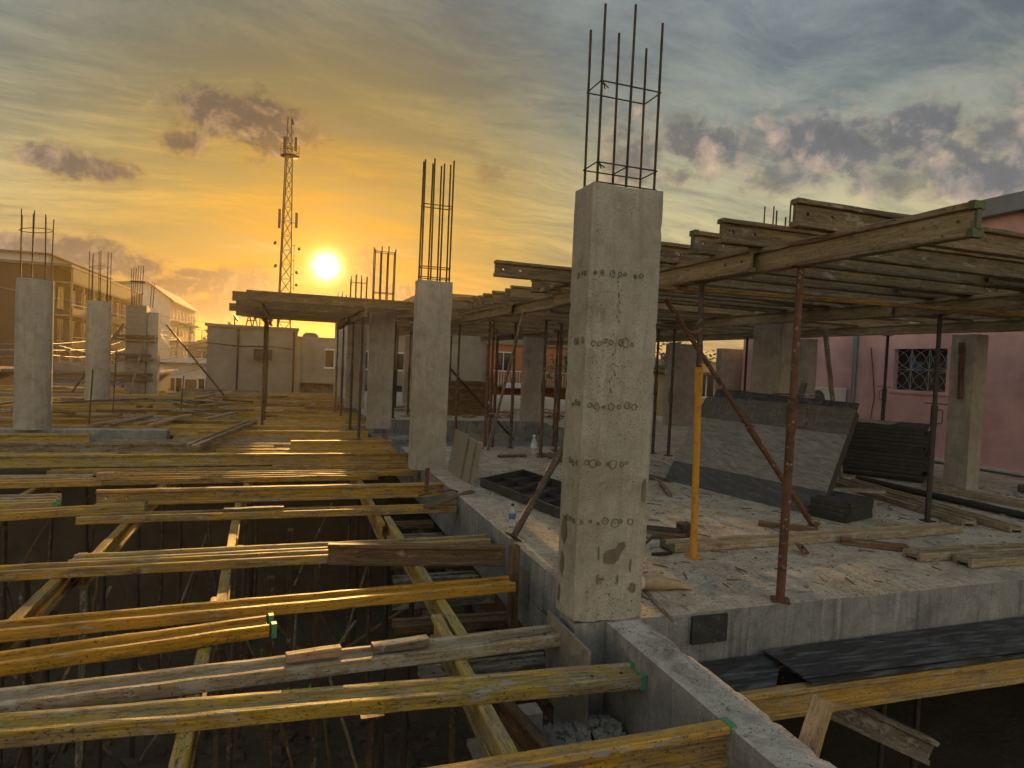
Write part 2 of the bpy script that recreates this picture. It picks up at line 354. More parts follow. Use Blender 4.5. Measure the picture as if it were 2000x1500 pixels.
# ------------------------------------------------------------------ mesh helpers
class MB:
    """collects simple shapes; build() links them as one mesh object"""
    def __init__(s): s.v = []; s.f = []; s.sm = []
    def add(s, vs, fs, smooth=False):
        o = len(s.v); s.v += [tuple(v) for v in vs]
        s.f += [tuple(i+o for i in f) for f in fs]; s.sm += [smooth]*len(fs)
        return s
    def box(s, x0, x1, y0, y1, z0, z1):
        vs = [(x, y, z) for z in (z0, z1) for y in (y0, y1) for x in (x0, x1)]
        return s.add(vs, [(0, 2, 3, 1), (4, 5, 7, 6), (0, 1, 5, 4), (2, 6, 7, 3), (0, 4, 6, 2), (1, 3, 7, 5)])
    def rail(s, x0, x1, y0, y1, z0, z1, step=.2, j=.0012, c=.004, rnd=random):
        """a long chamfered bar along x with slightly uneven faces"""
        n = max(1, int(round((x1-x0)/step))) if step else 1
        c = min(c, (y1-y0)*.3, (z1-z0)*.3)
        prof = [(y0+c, z0), (y1-c, z0), (y1, z0+c), (y1, z1-c), (y1-c, z1), (y0+c, z1), (y0, z1-c), (y0, z0+c)]
        vs, fs = [], []
        for i in range(n+1):
            x = x0+(x1-x0)*i/n
            oy, oz = rnd.gauss(0, j), rnd.gauss(0, j)
            for (y, z) in prof:
                vs.append((x+(rnd.uniform(-.004, .004) if i in (0, n) and j else 0), y+oy+rnd.gauss(0, j*.7), z+oz+rnd.gauss(0, j*.7)))
        for i in range(n):
            for k in range(8):
                a = i*8+k; b = i*8+(k+1) % 8
                fs.append((a, b, b+8, a+8)[::-1])
        fs.append(tuple(range(8))); fs.append(tuple(n*8+k for k in range(8))[::-1])
        fs = [f[::-1] for f in fs]
        return s.add(vs, fs)
    def tube(s, a, b, r, n=8, r2=None, cap=True, smooth=True):
        a, b = Vector(a), Vector(b); ax = (b-a)
        if ax.length < 1e-6: return s
        ax.normalize(); u = ax.orthogonal().normalized(); w = ax.cross(u); r2 = r if r2 is None else r2
        vs = []
        for p, q in ((a, r), (b, r2)):
            for k in range(n):
                t = 2*PI*k/n; vs.append(p+u*math.cos(t)*q+w*math.sin(t)*q)
        s.add(vs, [(k, (k+1) % n, n+(k+1) % n, n+k) for k in range(n)], smooth)
        if cap: s.add(vs, [tuple(range(n))[::-1], tuple(range(n, 2*n))])
        return s
    def path(s, pts, r, n=6, closed=False):
        pts = [Vector(p) for p in pts]; m = len(pts); vs = []; fs = []
        ref = Vector((0, 0, 1))
        for i, p in enumerate(pts):
            if closed: tg = pts[(i+1) % m]-pts[i-1]
            else: tg = pts[min(i+1, m-1)]-pts[max(i-1, 0)]
            tg.normalize()
            u = tg.cross(ref)
            if u.length < .05: u = tg.cross(Vector((1, 0, 0)))
            u.normalize(); w = u.cross(tg)
            for k in range(n):
                t = 2*PI*k/n; vs.append(p+u*math.cos(t)*r+w*math.sin(t)*r)
        for i in range(m if closed else m-1):
            for k in range(n):
                a = i*n+k; b = i*n+(k+1) % n; c = ((i+1) % m)*n+(k+1) % n; e = ((i+1) % m)*n+k
                fs.append((a, b, c, e))
        s.add(vs, fs, True)
        if not closed: s.add(vs, [tuple(range(n))[::-1], tuple(range((m-1)*n, m*n))])
        return s
    def lathe(s, prof, n=16, c=(0, 0, 0), smooth=True):
        vs, fs = [], []
        for (r, z) in prof:
            for k in range(n):
                t = 2*PI*k/n; vs.append((c[0]+r*math.cos(t), c[1]+r*math.sin(t), c[2]+z))
        for i in range(len(prof)-1):
            for k in range(n):
                a = i*n+k; b = i*n+(k+1) % n; fs.append((a, b, b+n, a+n))
        s.add(vs, fs, smooth)
        s.add(vs, [tuple(range(n))[::-1], tuple((len(prof)-1)*n+k for k in range(n))])
        return s
    def xform(s, m):
        s.v = [tuple(m @ Vector(v)) for v in s.v]; return s
    def build(s, name, m, parent=None, loc=None, bevel=0, seg=1):
        me = bpy.data.meshes.new(name); me.from_pydata(s.v, [], s.f); me.update()
        me.polygons.foreach_set('use_smooth', s.sm)
        if bevel:
            b = bmesh.new(); b.from_mesh(me)
            bmesh.ops.bevel(b, geom=b.edges[:], offset=bevel, segments=seg, affect='EDGES', profile=.6)
            b.to_mesh(me); b.free()
        me.materials.append(MATS[m])
        o = bpy.data.objects.new(name, me); COL.objects.link(o)
        if parent is not None: o.parent = parent
        if loc is not None: o.location = loc
        return o
def tag(o, label=None, cat=None, group=None, kind=None):
    if label: o['label'] = label
    if cat:
        o['category'] = cat
        if not kind: o['kind'] = 'thing'
    if group: o['group'] = group
    if kind: o['kind'] = kind
    return o
def thing(name, label, cat, loc=(0, 0, 0), rz=0, group=None):
    o = bpy.data.objects.new(name, None); COL.objects.link(o); o.empty_display_size = .1
    o.location = loc; o.rotation_euler = (0, 0, rz)
    return tag(o, label, cat, group)
def copy_tree(o, parent=None):
    c = o.copy(); COL.objects.link(c); c.parent = parent
    for ch in list(o.children): copy_tree(ch, c)
    return c
def axis_frame(o, a, b, roll=0.0):
    """put an object's local x axis on the line a-b, z as upright as it can be"""
    a, b = Vector(a), Vector(b); x = (b-a).normalized()
    y = Vector((0, 0, 1)).cross(x)
    if y.length < 1e-4: y = Vector((0, 1, 0))
    y.normalize(); z = x.cross(y)
    m = Matrix((x, y, z)).transposed().to_4x4() @ Matrix.Rotation(roll, 4, 'X')
    m.translation = a; o.matrix_world = m
    o.location = a; o.rotation_euler = m.to_euler()
    return (b-a).length
# the timber I-beam: 0.18 high, flanges 0.075 wide and 0.036 thick, web 0.026
BH, FW, FT, WT = .18, .075, .036, .026
def rects(flat):
    up = [(-FW/2, FW/2, 0, FT), (-FW/2, FW/2, BH-FT, BH), (-WT/2, WT/2, FT-.004, BH-FT+.004)]
    if not flat: return up
    return [(z0-BH/2, z1-BH/2, y0+FW/2, y1+FW/2) for (y0, y1, z0, z1) in up]
def holed_web(mb, x0, x1, r, holes):
    """an upright web with round holes in its ends; r is the web rectangle"""
    y0, y1, z0, z1 = r; h = z1-z0; cut = []
    for hx in sorted(holes): cut.append((hx-h/2, hx+h/2, hx))
    cur = x0
    for a, b, hx in cut:
        if a > cur+.002: mb.box(cur, a, y0, y1, z0, z1)
        cz = (z0+z1)/2; n = 8; R = .013
        out = []; inn = []
        for k in range(n):
            t = 2*PI*k/n+PI/8*0
            ca, sa = math.cos(t), math.sin(t); q = (h/2)/max(abs(ca), abs(sa))
            out.append((hx+ca*q, cz+sa*q)); inn.append((hx+ca*R, cz+sa*R))
        vs = [(x, y0, z) for x, z in out]+[(x, y0, z) for x, z in inn]+[(x, y1, z) for x, z in out]+[(x, y1, z) for x, z in inn]
        fs = []
        for k in range(n):
            k2 = (k+1) % n
            fs += [(k, k2, n+k2, n+k), (2*n+k, 3*n+k, 3*n+k2, 2*n+k2), (n+k, n+k2, 3*n+k2, 3*n+k)]
        mb.add(vs, fs); cur = b
    if x1 > cur: mb.box(cur, x1, y0, y1, z0, z1)
def ibeam(a, b, m, label, flat=True, caps=(), cap_mat='plastic_green', group=None, name='formwork_beam', holes=False, roll=0.0, cat='timber beam', chips=True):
    """near beam: web, two flanges, end caps as parts"""
    rnd = random.Random(hash((round(a[0], 2), round(a[1], 2), round(b[0], 2))) & 0xffff)
    t = thing(name, label, cat, group=group); L = axis_frame(t, a, b, roll)
    R = rects(flat)
    for q in R[:2]:
        mb = MB(); mb.rail(0, L, q[0], q[1], q[2], q[3], .16, .0011, .006, rnd); mb.build('flange', m, t)
    mb = MB()
    if holes and not flat: holed_web(mb, .004, L-.004, R[2], [.10, .30, L-.30, L-.10])
    else: mb.rail(.004, L-.004, R[2][0], R[2][1], R[2][2], R[2][3], .3, .0008, .002, rnd)
    mb.build('web', m, t)
    if flat and not holes:
        for hx in (.10, .28):
            for e in (0, 1):
                x = hx if e == 0 else L-hx
                hb = MB(); hb.lathe([(.011, 0), (.011, .0015)], 10, (x, rnd.uniform(-.015, .015), R[2][3]+.001)); hb.build('bolt_hole', 'hole_black', t)
    for e in caps:
        mb = MB(); x0, x1 = (-.006, .028) if e == 0 else (L-.028, L+.006); g = .004
        for q in R[:2]: mb.box(x0, x1, q[0]-g, q[1]+g, q[2]-(g if not flat else g*.5), q[3]+g)
        q = R[2]; xx = (-.006, .010) if e == 0 else (L-.010, L+.006)
        if flat: mb.box(xx[0], xx[1], q[0]+.002, q[1]-.002, q[2]-.004, q[3]+.004)
        else: mb.box(xx[0], xx[1], q[0]-.004, q[1]+.004, q[2]+.002, q[3]-.002)
        mb.build('end_cap', cap_mat, t)
    return t
def ibeam_far(a, b, m, label, flat=True, group=None, name='formwork_beam', cat='timber beam'):
    mb = MB(); L = (Vector(b)-Vector(a)).length
    for q in rects(flat): mb.box(0 if q is None else 0, L, *q)
    o = mb.build(name, m); axis_frame(o, a, b)
    return tag(o, label, cat, group)
def plank(a, b, w, h, m, label, name='timber_plank', cat='plank', group=None, roll=0.0, rough=True):
    rnd = random.Random(hash((round(a[0], 2), round(a[1], 2))) & 0xffff)
    mb = MB(); L = (Vector(b)-Vector(a)).length
    mb.rail(0, L, -w/2, w/2, 0, h, .15, .0016 if rough else .0004, .005, rnd)
    o = mb.build(name, m); axis_frame(o, a, b, roll)
    return tag(o, label, cat, group)
def rough_block(name, x0, x1, y0, y1, z0, z1, m, parent=None, step=.06, amp=.006, edge=.012, loc=None, skip=(), seed=0, side=None):
    """a cast concrete block: faces gridded, arrises chipped and uneven"""
    b = bmesh.new(); dims = (x1-x0, y1-y0, z1-z0); n = [max(1, min(90, int(round(q/step)))) for q in dims]
    cache = {}
    def vert(i, j, k):
        key = (i, j, k)
        if key in cache: return cache[key]
        p = Vector((x0+dims[0]*i/n[0], y0+dims[1]*j/n[1], z0+dims[2]*k/n[2]))
        on = [i in (0, n[0]), j in (0, n[1]), k in (0, n[2])]
        ctr = Vector(((x0+x1)/2, (y0+y1)/2, (z0+z1)/2))
        q = p*1.0+Vector((seed, seed*.7, 0))
        if sum(on) >= 2:
            e = edge*(.12+1.9*max(0, mnoise.noise(q*11)-.22)+2.6*max(0, mnoise.noise(q*3.1)-.28))
            for ax in range(3):
                if on[ax]: p[ax] += e if p[ax] < ctr[ax] else -e
        nz = mnoise.noise(q*7)*amp+mnoise.noise(q*1.4)*amp*.8
        for ax in range(3):
            if on[ax]: p[ax] += nz*(1 if p[ax] > ctr[ax] else -1)
        cache[key] = b.verts.new(p); return cache[key]
    def face(vs):
        try: b.faces.new(vs).smooth = True
        except ValueError: pass
    for i in range(n[0]):
        for j in range(n[1]):
            face([vert(i, j, 0), vert(i, j+1, 0), vert(i+1, j+1, 0), vert(i+1, j, 0)])
            face([vert(i, j, n[2]), vert(i+1, j, n[2]), vert(i+1, j+1, n[2]), vert(i, j+1, n[2])])
        for k in range(n[2]):
            face([vert(i, 0, k), vert(i+1, 0, k), vert(i+1, 0, k+1), vert(i, 0, k+1)])
            face([vert(i, n[1], k), vert(i, n[1], k+1), vert(i+1, n[1], k+1), vert(i+1, n[1], k)])
    for j in range(n[1]):
        for k in range(n[2]):
            face([vert(0, j, k), vert(0, j, k+1), vert(0, j+1, k+1), vert(0, j+1, k)])
            face([vert(n[0], j, k), vert(n[0], j+1, k), vert(n[0], j+1, k+1), vert(n[0], j, k+1)])
    for e in b.edges:
        if len(e.link_faces) == 2 and e.link_faces[0].normal.angle(e.link_faces[1].normal, 0) > .6: e.smooth = False
    b.normal_update()
    for e in b.edges:
        if len(e.link_faces) == 2 and e.calc_face_angle(0) > .6: e.smooth = False
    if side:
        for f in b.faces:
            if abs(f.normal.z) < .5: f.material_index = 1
    me = bpy.data.meshes.new(name); b.to_mesh(me); b.free(); me.materials.append(MATS[m])
    if side: me.materials.append(MATS[side])
    o = bpy.data.objects.new(name, me); COL.objects.link(o)
    if parent is not None: o.parent = parent
    if loc: o.location = loc
    return o
def rubble(name, m, n, area, size, zf, label=None, parent=None, flat=1.0, kind='stuff', cat=None, seed=1):
    rnd = random.Random(seed); mb = MB()
    for _ in range(n):
        x, y = rnd.uniform(area[0], area[1]), rnd.uniform(area[2], area[3]); z = zf(x, y); s = size*rnd.uniform(.35, 1.3)
        vs = []
        for sx in (-1, 1):
            for sy in (-1, 1):
                for sz in (0, 1):
                    vs.append(Vector((sx*s*rnd.uniform(.3, .6), sy*s*rnd.uniform(.3, .6), sz*s*flat*rnd.uniform(.4, .8))))
        rot = Matrix.Rotation(rnd.uniform(0, 6.3), 3, 'Z') @ Matrix.Rotation(rnd.uniform(-.5, .5)*(1 if flat > .6 else .15), 3, 'X')
        mb.add([rot @ v+Vector((x, y, z-.2*s*flat)) for v in vs], [(0, 1, 3, 2), (4, 6, 7, 5), (0, 4, 5, 1), (2, 3, 7, 6), (0, 2, 6, 4), (1, 5, 7, 3)])
    o = mb.build(name, m, parent); tag(o, label, cat, None, kind); return o
# ------------------------------------------------------------------ steel props
def prop(a, b, label, m='steel_rust', m2=None, split=.55, r=.03, group=None, collar=True, handle=True, head=True, base=True, pin=True, name='steel_prop', detail=True):
    """adjustable formwork prop from its foot a to its head b"""
    t = thing(name, label, 'steel prop', group=group); L = axis_frame(t, a, b)
    m2 = m2 or m; s = L*split
    fz = .012
    mb = MB(); mb.tube((fz, 0, 0), (s, 0, 0), r, 14 if detail else 8); mb.build('outer_tube', m, t)
    mb = MB(); mb.tube((s-.02, 0, 0), (L-.008, 0, 0), r*.8, 12 if detail else 7); mb.build('inner_tube', m2, t)
    if base:
        mb = MB(); mb.box(0, fz, -.06, .06, -.06, .06); mb.build('base_plate', m, t)
    if head:
        mb = MB(); mb.box(L-.01, L, -.06, .06, -.06, .06); mb.build('head_plate', m2, t)
    if collar:
        mb = MB(); mb.tube((s-.20, 0, 0), (s+.03, 0, 0), r*1.17, 14 if detail else 8); mb.build('collar', m, t)
    if handle:
        k = r*1.15; mb = MB()
        mb.path([(s-.17, k, 0), (s-.17, k+.05, .0), (s-.155, k+.065, 0), (s-.03, k+.065, 0), (s-.015, k+.05, 0), (s-.015, k, 0)], .006, 6); mb.build('handle', m, t)
    if pin:
        mb = MB(); mb.tube((s+.05, -.13, .01), (s+.055, .17, -.02), .006, 6); mb.build('pin', m, t)
    return t
def attach(o, parent):
    """make o a part of parent without moving it"""
    o.parent = parent
    o.matrix_parent_inverse = Matrix.LocRotScale(parent.location, parent.rotation_euler, parent.scale).inverted()
    return o
# ------------------------------------------------------------------ ground, slab, beams of the frame
GZ = -3.2
mbg = MB(); mbg.add([(-420, -420, GZ), (420, -420, GZ), (420, 420, GZ), (-420, 420, GZ)], [(0, 1, 2, 3)])
tag(mbg.build('ground', 'soil'), kind='structure')
mbr = MB(); mbr.add([(-24, 26, GZ+.006), (-15, 26, GZ+.006), (-15, 400, GZ+.006), (-24, 400, GZ+.006)], [(0, 1, 2, 3)])
tag(mbr.build('road', 'asphalt'), kind='structure')
for x in (-24.6, -15.0):
    k = MB(); k.box(x, x+.6, 26, 400, GZ, GZ+.12); tag(k.build('kerb', 'concrete_grey'), kind='structure')
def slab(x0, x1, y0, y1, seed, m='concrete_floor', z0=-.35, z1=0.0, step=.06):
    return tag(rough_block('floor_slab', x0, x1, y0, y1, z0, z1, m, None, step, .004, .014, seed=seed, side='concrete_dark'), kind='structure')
slab(1.93, 12.0, 3.56, 11.55, 3)
slab(6.6, 12.0, 11.56, 16.6, 4, step=.2)
slab(1.93, 12.0, 16.61, 30.0, 5, step=.3)
recess = MB(); recess.box(2.2, 6.6, 11.56, 16.6, -.75, -.55); tag(recess.build('recess_floor', 'concrete_dark'), kind='structure')
rw = MB(); rw.box(2.19, 6.6, 16.50, 16.60, -.60, -.353); rw.box(6.48, 6.60, 11.6, 16.5, -.60, -.353)
tag(rw.build('recess_wall', 'concrete_grey'), kind='structure')
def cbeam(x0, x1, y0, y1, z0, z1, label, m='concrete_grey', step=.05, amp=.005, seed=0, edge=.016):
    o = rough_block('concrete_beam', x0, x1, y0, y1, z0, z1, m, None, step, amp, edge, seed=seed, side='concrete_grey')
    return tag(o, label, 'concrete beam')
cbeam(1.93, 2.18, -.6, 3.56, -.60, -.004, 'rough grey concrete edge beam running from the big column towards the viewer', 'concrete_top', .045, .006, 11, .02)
cbeam(1.935, 2.175, 3.88, 30.0, -.62, -.353, 'concrete edge beam under the left rim of the floor slab', 'concrete_grey', .15, .003, 12, .006)
cbeam(-7.5, -2.2, 13.82, 14.20, -.34, 0.0, 'low concrete beam carrying the leftmost round column among the yellow joists', 'concrete_light', .08, .004, 13)
cbeam(2.22, 12.0, 3.62, 3.9, -.70, -.353, 'dark concrete beam hidden under the front rim of the floor slab', 'concrete_dark', .15, .003, 14)
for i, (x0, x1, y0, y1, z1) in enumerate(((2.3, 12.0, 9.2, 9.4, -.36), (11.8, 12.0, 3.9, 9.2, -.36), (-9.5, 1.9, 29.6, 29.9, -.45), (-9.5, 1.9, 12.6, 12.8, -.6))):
    w = MB(); w.box(x0, x1, y0, y1, GZ, z1); tag(w.build('basement_light_stop', 'pit_dark'), kind='structure')  # walls added to keep far light out of the pit and underfloor
# ------------------------------------------------------------------ columns
def bars(root, pts, z0, tops, r=.0075):
    for (x, y), zt in zip(pts, tops):
        m = MB(); lean = .008
        m.tube((x, y, z0-.02), (x+random.uniform(-lean, lean), y+random.uniform(-lean, lean), zt), r, 8); m.build('rebar', 'rebar_steel', root)
def stirrup(root, x0, x1, y0, y1, z, r=.0045, tilt=0.0, hook=True):
    pts = [(x0, y0, z), (x1, y0, z+tilt), (x1, y1, z+tilt), (x0, y1, z)]
    m = MB()
    for i in range(4): m.tube(pts[i], pts[(i+1) % 4], r, 6)
    s = m.build('stirrup', 'rebar_steel', root)
    if hook:
        h = MB(); h.tube((x0, y0, z), (x0+.075, y0+.05, z-.012), r, 6); h.tube((x0+.01, y0, z), (x0+.06, y0+.065, z-.014), r, 6); h.build('hook', 'rebar_steel', s)
def column(x0, x1, y0, y1, h, label, m='concrete_light', nb=3, tops=None, st=(), z0=0.0, near=False, seed=0, rebar=True, axis='x'):
    t = thing('concrete_column', label, 'column', ((x0+x1)/2, (y0+y1)/2, z0))
    sx, sy = (x1-x0)/2, (y1-y0)/2
    rough_block('shaft', -sx, sx, -sy, sy, 0, h-z0, m, t, .03 if near else .12, .0018 if near else .002, .010 if near else .01, seed=seed)
    if rebar:
        c = .045; H = h-z0
        if axis == 'x': pts = [(-sx+c+(2*sx-2*c)*i/(nb-1), yy) for yy in (-sy+c, sy-c) for i in range(nb)]
        else: pts = [(xx, -sy+c+(2*sy-2*c)*i/(nb-1)) for xx in (-sx+c, sx-c) for i in range(nb)]
        tops = tops or [H+1.3+random.uniform(-.1, .1) for _ in pts]
        bars(t, pts, H, tops, .0085 if near else .0125)
        for k, zz in enumerate(st): stirrup(t, -sx+c-.01, sx-c+.01, -sy+c-.01, sy-c+.01, H+zz, .0045 if near else .007, hook=near)
    return t
rnd = random.Random(3)
mc = column(1.70, 2.19, 3.57, 3.84, 2.72, 'tall near concrete column with six rebars sticking out of its top', tops=[3.80, 3.84, 3.77, 3.73, 3.75, 3.69], st=(.62, .13, .01), near=True, seed=2)
sx, sy = .245, .135
extra = MB(); extra.tube((0, -sy+.045, 2.85), (0, sy-.045, 2.85), .0045, 6); extra.build('cross_tie', 'rebar_steel', mc)
def blob(cx, cz, rx, rz, rndm, n=14):
    return [(cx+rx*math.cos(2*PI*k/n)*rndm.uniform(.7, 1.25), cz+rz*math.sin(2*PI*k/n)*rndm.uniform(.7, 1.25)) for k in range(n)]
ring = MB(); holes = MB()
for row, zr in enumerate((2.56, 2.17, 1.75, 1.36, 1.0, .63, .24)):
    nn = 7 if row not in (0, 6) else 6
    for k in range(nn):
        cx = -.205+.047*k*(1.15 if row % 2 else 1.0)+rnd.uniform(-.012, .012); cz = zr+rnd.uniform(-.01, .01); rad = rnd.choice((.010, .014, .019, .026))
        if rad > .009 and row not in (0, 6): ring.path([(x, -sy-.0035, z) for x, z in blob(cx, cz, rad, rad*1.1, rnd, 12)], .0024, 5, True)
        if rnd.random() < .55: holes.add([(x, -sy-.0045, z) for x, z in blob(cx, cz, .0045, .0045, rnd, 8)], [tuple(range(8))])
    for k in range(3):
        cy = -sy+.05+.05*k+rnd.uniform(-.01, .01); cz = zr+rnd.uniform(-.01, .01); rad = rnd.choice((.008, .012, .016))
        if row not in (0, 6): ring.path([(-sx-.0035, y, z) for y, z in blob(cy, cz, rad, rad*1.2, rnd, 12)], .0024, 5, True)
        holes.add([(-sx-.0045, y, z) for y, z in blob(cy, cz, .0045, .0045, rnd, 8)][::-1], [tuple(range(8))])
tag(ring.build('mortar_rings', 'mortar_ring', mc), kind='stuff'); tag(holes.build('tie_holes', 'stain_brown', mc), kind='stuff')
stn = MB()
def patch(pts): stn.add([(x, -sy-.005, z) for x, z in pts], [tuple(range(len(pts)))])
patch([(-.05, .37), (.02, .36), (.05, .39), (.075, .44), (.10, .47), (.085, .50), (.05, .495), (.03, .46), (-.02, .455), (-.055, .43)])
for (cx, cz, rx, rz) in ((-.09, .43, .006, .05), (-.09, .27, .007, .04), (.05, .26, .008, .03), (-.06, .27, .02, .01), (.16, .20, .03, .03), (.14, .35, .006, .05), (.21, .82, .015, .09)):
    patch(blob(cx, cz, rx, rz, rnd, 12))
for (cx, z0, z1) in ((-.03, 2.15, 1.86), (-.055, 1.80, 1.42)):
    zz = z0
    while zz > z1:
        patch(blob(cx+rnd.uniform(-.02, .02), zz, rnd.uniform(.002, .006), rnd.uniform(.004, .014), rnd, 9)); zz -= rnd.uniform(.012, .035)
for _ in range(40):
    patch(blob(rnd.uniform(-.22, .235), rnd.uniform(.2, 2.65), rnd.uniform(.001, .0035), rnd.uniform(.0015, .005), rnd, 6))
for _ in range(26):
    patch(blob(rnd.uniform(-.2, .22), rnd.uniform(.02, .2), rnd.uniform(.002, .007), rnd.uniform(.003, .009), rnd, 7))
tag(stn.build('damp_patches', 'stain_brown', mc), kind='stuff')
st2 = MB()
for (cy, cz, ry, rz) in ((.05, .55, .035, .10), (.06, .33, .03, .08), (.09, .12, .02, .06)):
    st2.add([(-sx-.005, y, z) for y, z in blob(cy, cz, ry, rz, rnd, 14)][::-1], [tuple(range(14))])
tag(st2.build('damp_patches', 'stain_brown', mc), kind='stuff')
stub = rough_block('lower_column', 1.72, 2.17, 3.58, 3.83, GZ, -.004, 'concrete_grey', None, .07, .004, .012, seed=8); tag(stub, 'lower column shaft going down beneath the tall near column', 'column')
column(1.68, 2.18, 9.10, 9.37, 2.72, 'second column in line behind the tall near one, standing at the slab edge', st=(1.08, .2, .05), seed=4, tops=[4.42, 4.45, 4.40, 4.46, 4.44, 4.43, 4.41, 4.45], nb=4)
column(1.65, 2.18, 14.42, 14.72, 2.72, 'third column in line at the slab edge, half lost in the sun glow', st=(1.2, .3), seed=5, nb=4)
column(1.62, 2.18, 20.0, 20.3, 2.72, 'fourth column in line under the far raised formwork', st=(1.1, .3), seed=6, nb=4)
column(1.62, 2.18, 25.6, 25.9, 2.72, 'farthest column in line under the far raised formwork', st=(1.0,), seed=7, nb=4)
column(7.2, 7.47, 8.08, 8.76, 2.72, 'concrete column standing behind the big leaning shutter panel', 'concrete_light', axis='y', st=(.3,), seed=9, tops=[4.28, 4.2, 4.33, 4.30, 4.12, 4.36])
column(9.6, 9.87, 6.80, 7.17, 2.33, 'bare concrete column in front of the pink wall beside the grille window', 'concrete_light', rebar=False, seed=10)
column(9.6, 9.87, 10.1, 10.6, 2.33, 'farther concrete column in front of the pink wall behind the tall panel stack', 'concrete_light', rebar=False, seed=16)
column(6.15, 6.75, 16.7, 17.0, 2.33, 'column beyond the sunken floor recess', 'concrete_light', rebar=False, seed=17)
column(10.3, 11.4, 16.0, 16.25, 2.36, 'wide pale concrete wall pier far behind the near column', 'concrete_light', rebar=False, seed=18)
column(12.06, 13.2, 16.0, 16.25, 2.30, 'second pale concrete pier next to the pink house', 'concrete_light', rebar=False, seed=19)
column(3.7, 4.2, 22.0, 22.3, 2.33, 'far column in the glow right of the second column', 'concrete_light', rebar=False, seed=20)
def round_column(cx, cy, r, h, label, bars_n, bar_h, ring_z, z0=0.0, seed=1):
    t = thing('round_column', label, 'column', (cx, cy, z0)); rn = random.Random(seed)
    m = MB(); n = 40; prof = 14; vs = []; fs = []
    for i in range(prof+1):
        z = h*i/prof
        for k in range(n):
            a = 2*PI*k/n; q = r*(1+.012*mnoise.noise(Vector((math.cos(a)*2, math.sin(a)*2, z*1.3+seed))))
            if k == 27: q *= .955
            if i == prof: q *= .985
            vs.append((q*math.cos(a), q*math.sin(a), z+(.02*mnoise.noise(Vector((math.cos(a)*2, math.sin(a)*2, seed))) if i == prof else 0)))
    for i in range(prof):
        for k in range(n): fs.append((i*n+k, i*n+(k+1) % n, (i+1)*n+(k+1) % n, (i+1)*n+k))
    m.add(vs, fs, True); m.add(vs, [tuple(prof*n+k for k in range(n))]); m.build('shaft', 'concrete_light', t)
    for k in range(bars_n):
        a = 2*PI*k/bars_n+.3; x, y = (r-.05)*math.cos(a), (r-.05)*math.sin(a)
        b = MB(); b.tube((x, y, h-.03), (x+rn.uniform(-.02, .02), y+rn.uniform(-.02, .02), h+bar_h*rn.uniform(.93, 1.05)), .0105, 6); b.build('rebar', 'rebar_steel', t)
    b = MB(); b.path([((r-.04)*math.cos(2*PI*k/24), (r-.04)*math.sin(2*PI*k/24), ring_z+.03*math.cos(2*PI*k/24)) for k in range(24)], .007, 5, True); b.build('ring_tie', 'rebar_steel', t)
    return t
round_column(-4.44, 14.0, .285, 2.72, 'leftmost round concrete column with a circle of rebars on top', 7, 1.22, 3.62, seed=2)
round_column(-5.08, 20.8, .30, 2.80, 'second round concrete column from the left, farther back', 8, 1.35, 3.75, seed=5)
# the column still in its shutter
t = thing('shuttered_column', 'far column still boxed in plywood shuttering with clamps and rebars above', 'column', (-4.75, 24.6, 0))
m = MB(); m.box(-.42, .18, -.3, .3, 0, 2.95); m.build('shutter_box', 'plywood_brown', t)
m = MB(); m.box(.19, .52, -.2, .25, 0, 2.75); m.build('cast_face', 'concrete_light', t)
for z in (.45, .62, 1.1, 1.25, 1.75, 1.88):
    m = MB(); e = random.uniform(.1, .3); m.box(-.5-e, .3+e*.5, -.40, -.31, z, z+.09); m.build('clamp_bar', 'wood_brown', t)
for k in range(8):
    m = MB(); x = -.36+.07*k+(.2 if k > 5 else 0); m.tube((x, random.uniform(-.2, .2), 2.9), (x+.01, 0, 4.3-(.5 if k > 5 else 0)-random.uniform(0, .15)), .012, 6); m.build('rebar', 'rebar_steel', t)
m = MB(); m.box(-.36, .1, -.2, .2, 3.75, 3.765); m.build('stirrup', 'rebar_steel', t)
# ------------------------------------------------------------------ left bay: ledger beams, joists
ZP = -.18
def V(x, y, z): return (x, y, z)
LED = 'ledger beams under the near yellow joists'
led = [((1.00, 1.2), (1.02, 4.35), 'wood_olive', 'pale ledger beam nearest the viewer beside the near column foot'),
       ((1.12, 3.9), (1.08, 7.2), 'wood_olive', 'ledger beam overlapping alongside the near one, passing under the brown upright beam'),
       ((.98, 6.9), (1.0, 10.6), 'wood_gold', 'ledger beam farther back in the line left of the second column'),
       ((-.37, 1.6), (-.45, 5.0), 'wood_olive', 'middle ledger beam crossing under the joist with the green end cap'),
       ((-.40, 4.6), (-.53, 8.3), 'wood_gold', 'middle ledger beam farther back under the grey upright joist'),
       ((-1.62, 2.6), (-1.62, 6.3), 'wood_gold', 'leftmost near ledger beam slanting in from the left edge'),
       ((-1.52, 5.9), (-1.52, 9.4), 'wood_gold', 'leftmost ledger beam farther back ending under the overlapping joists'),
       ((-1.50, 9.2), (-1.5, 13.0), 'wood_gold', 'far left ledger beam under the long upright joist'),
       ((-.5, 8.2), (-.5, 12.0), 'wood_gold', 'far middle ledger beam under the long upright joist'),
       ((.95, 10.4), (.95, 14.2), 'wood_gold', 'far right ledger beam under the joists next to the third column'),
       ((-2.9, 5.0), (-2.9, 8.6), 'wood_gold', 'ledger beam just outside the left edge under the short stacked joists'),
       ((-2.9, 8.4), (-2.9, 12.2), 'wood_gold', 'ledger beam at the left edge below the long upright joist')]
for a, b, mm, lb in led: ibeam((*a, ZP-BH), (*b, ZP-BH), mm, lb, flat=False)
NJ = 'near joists'
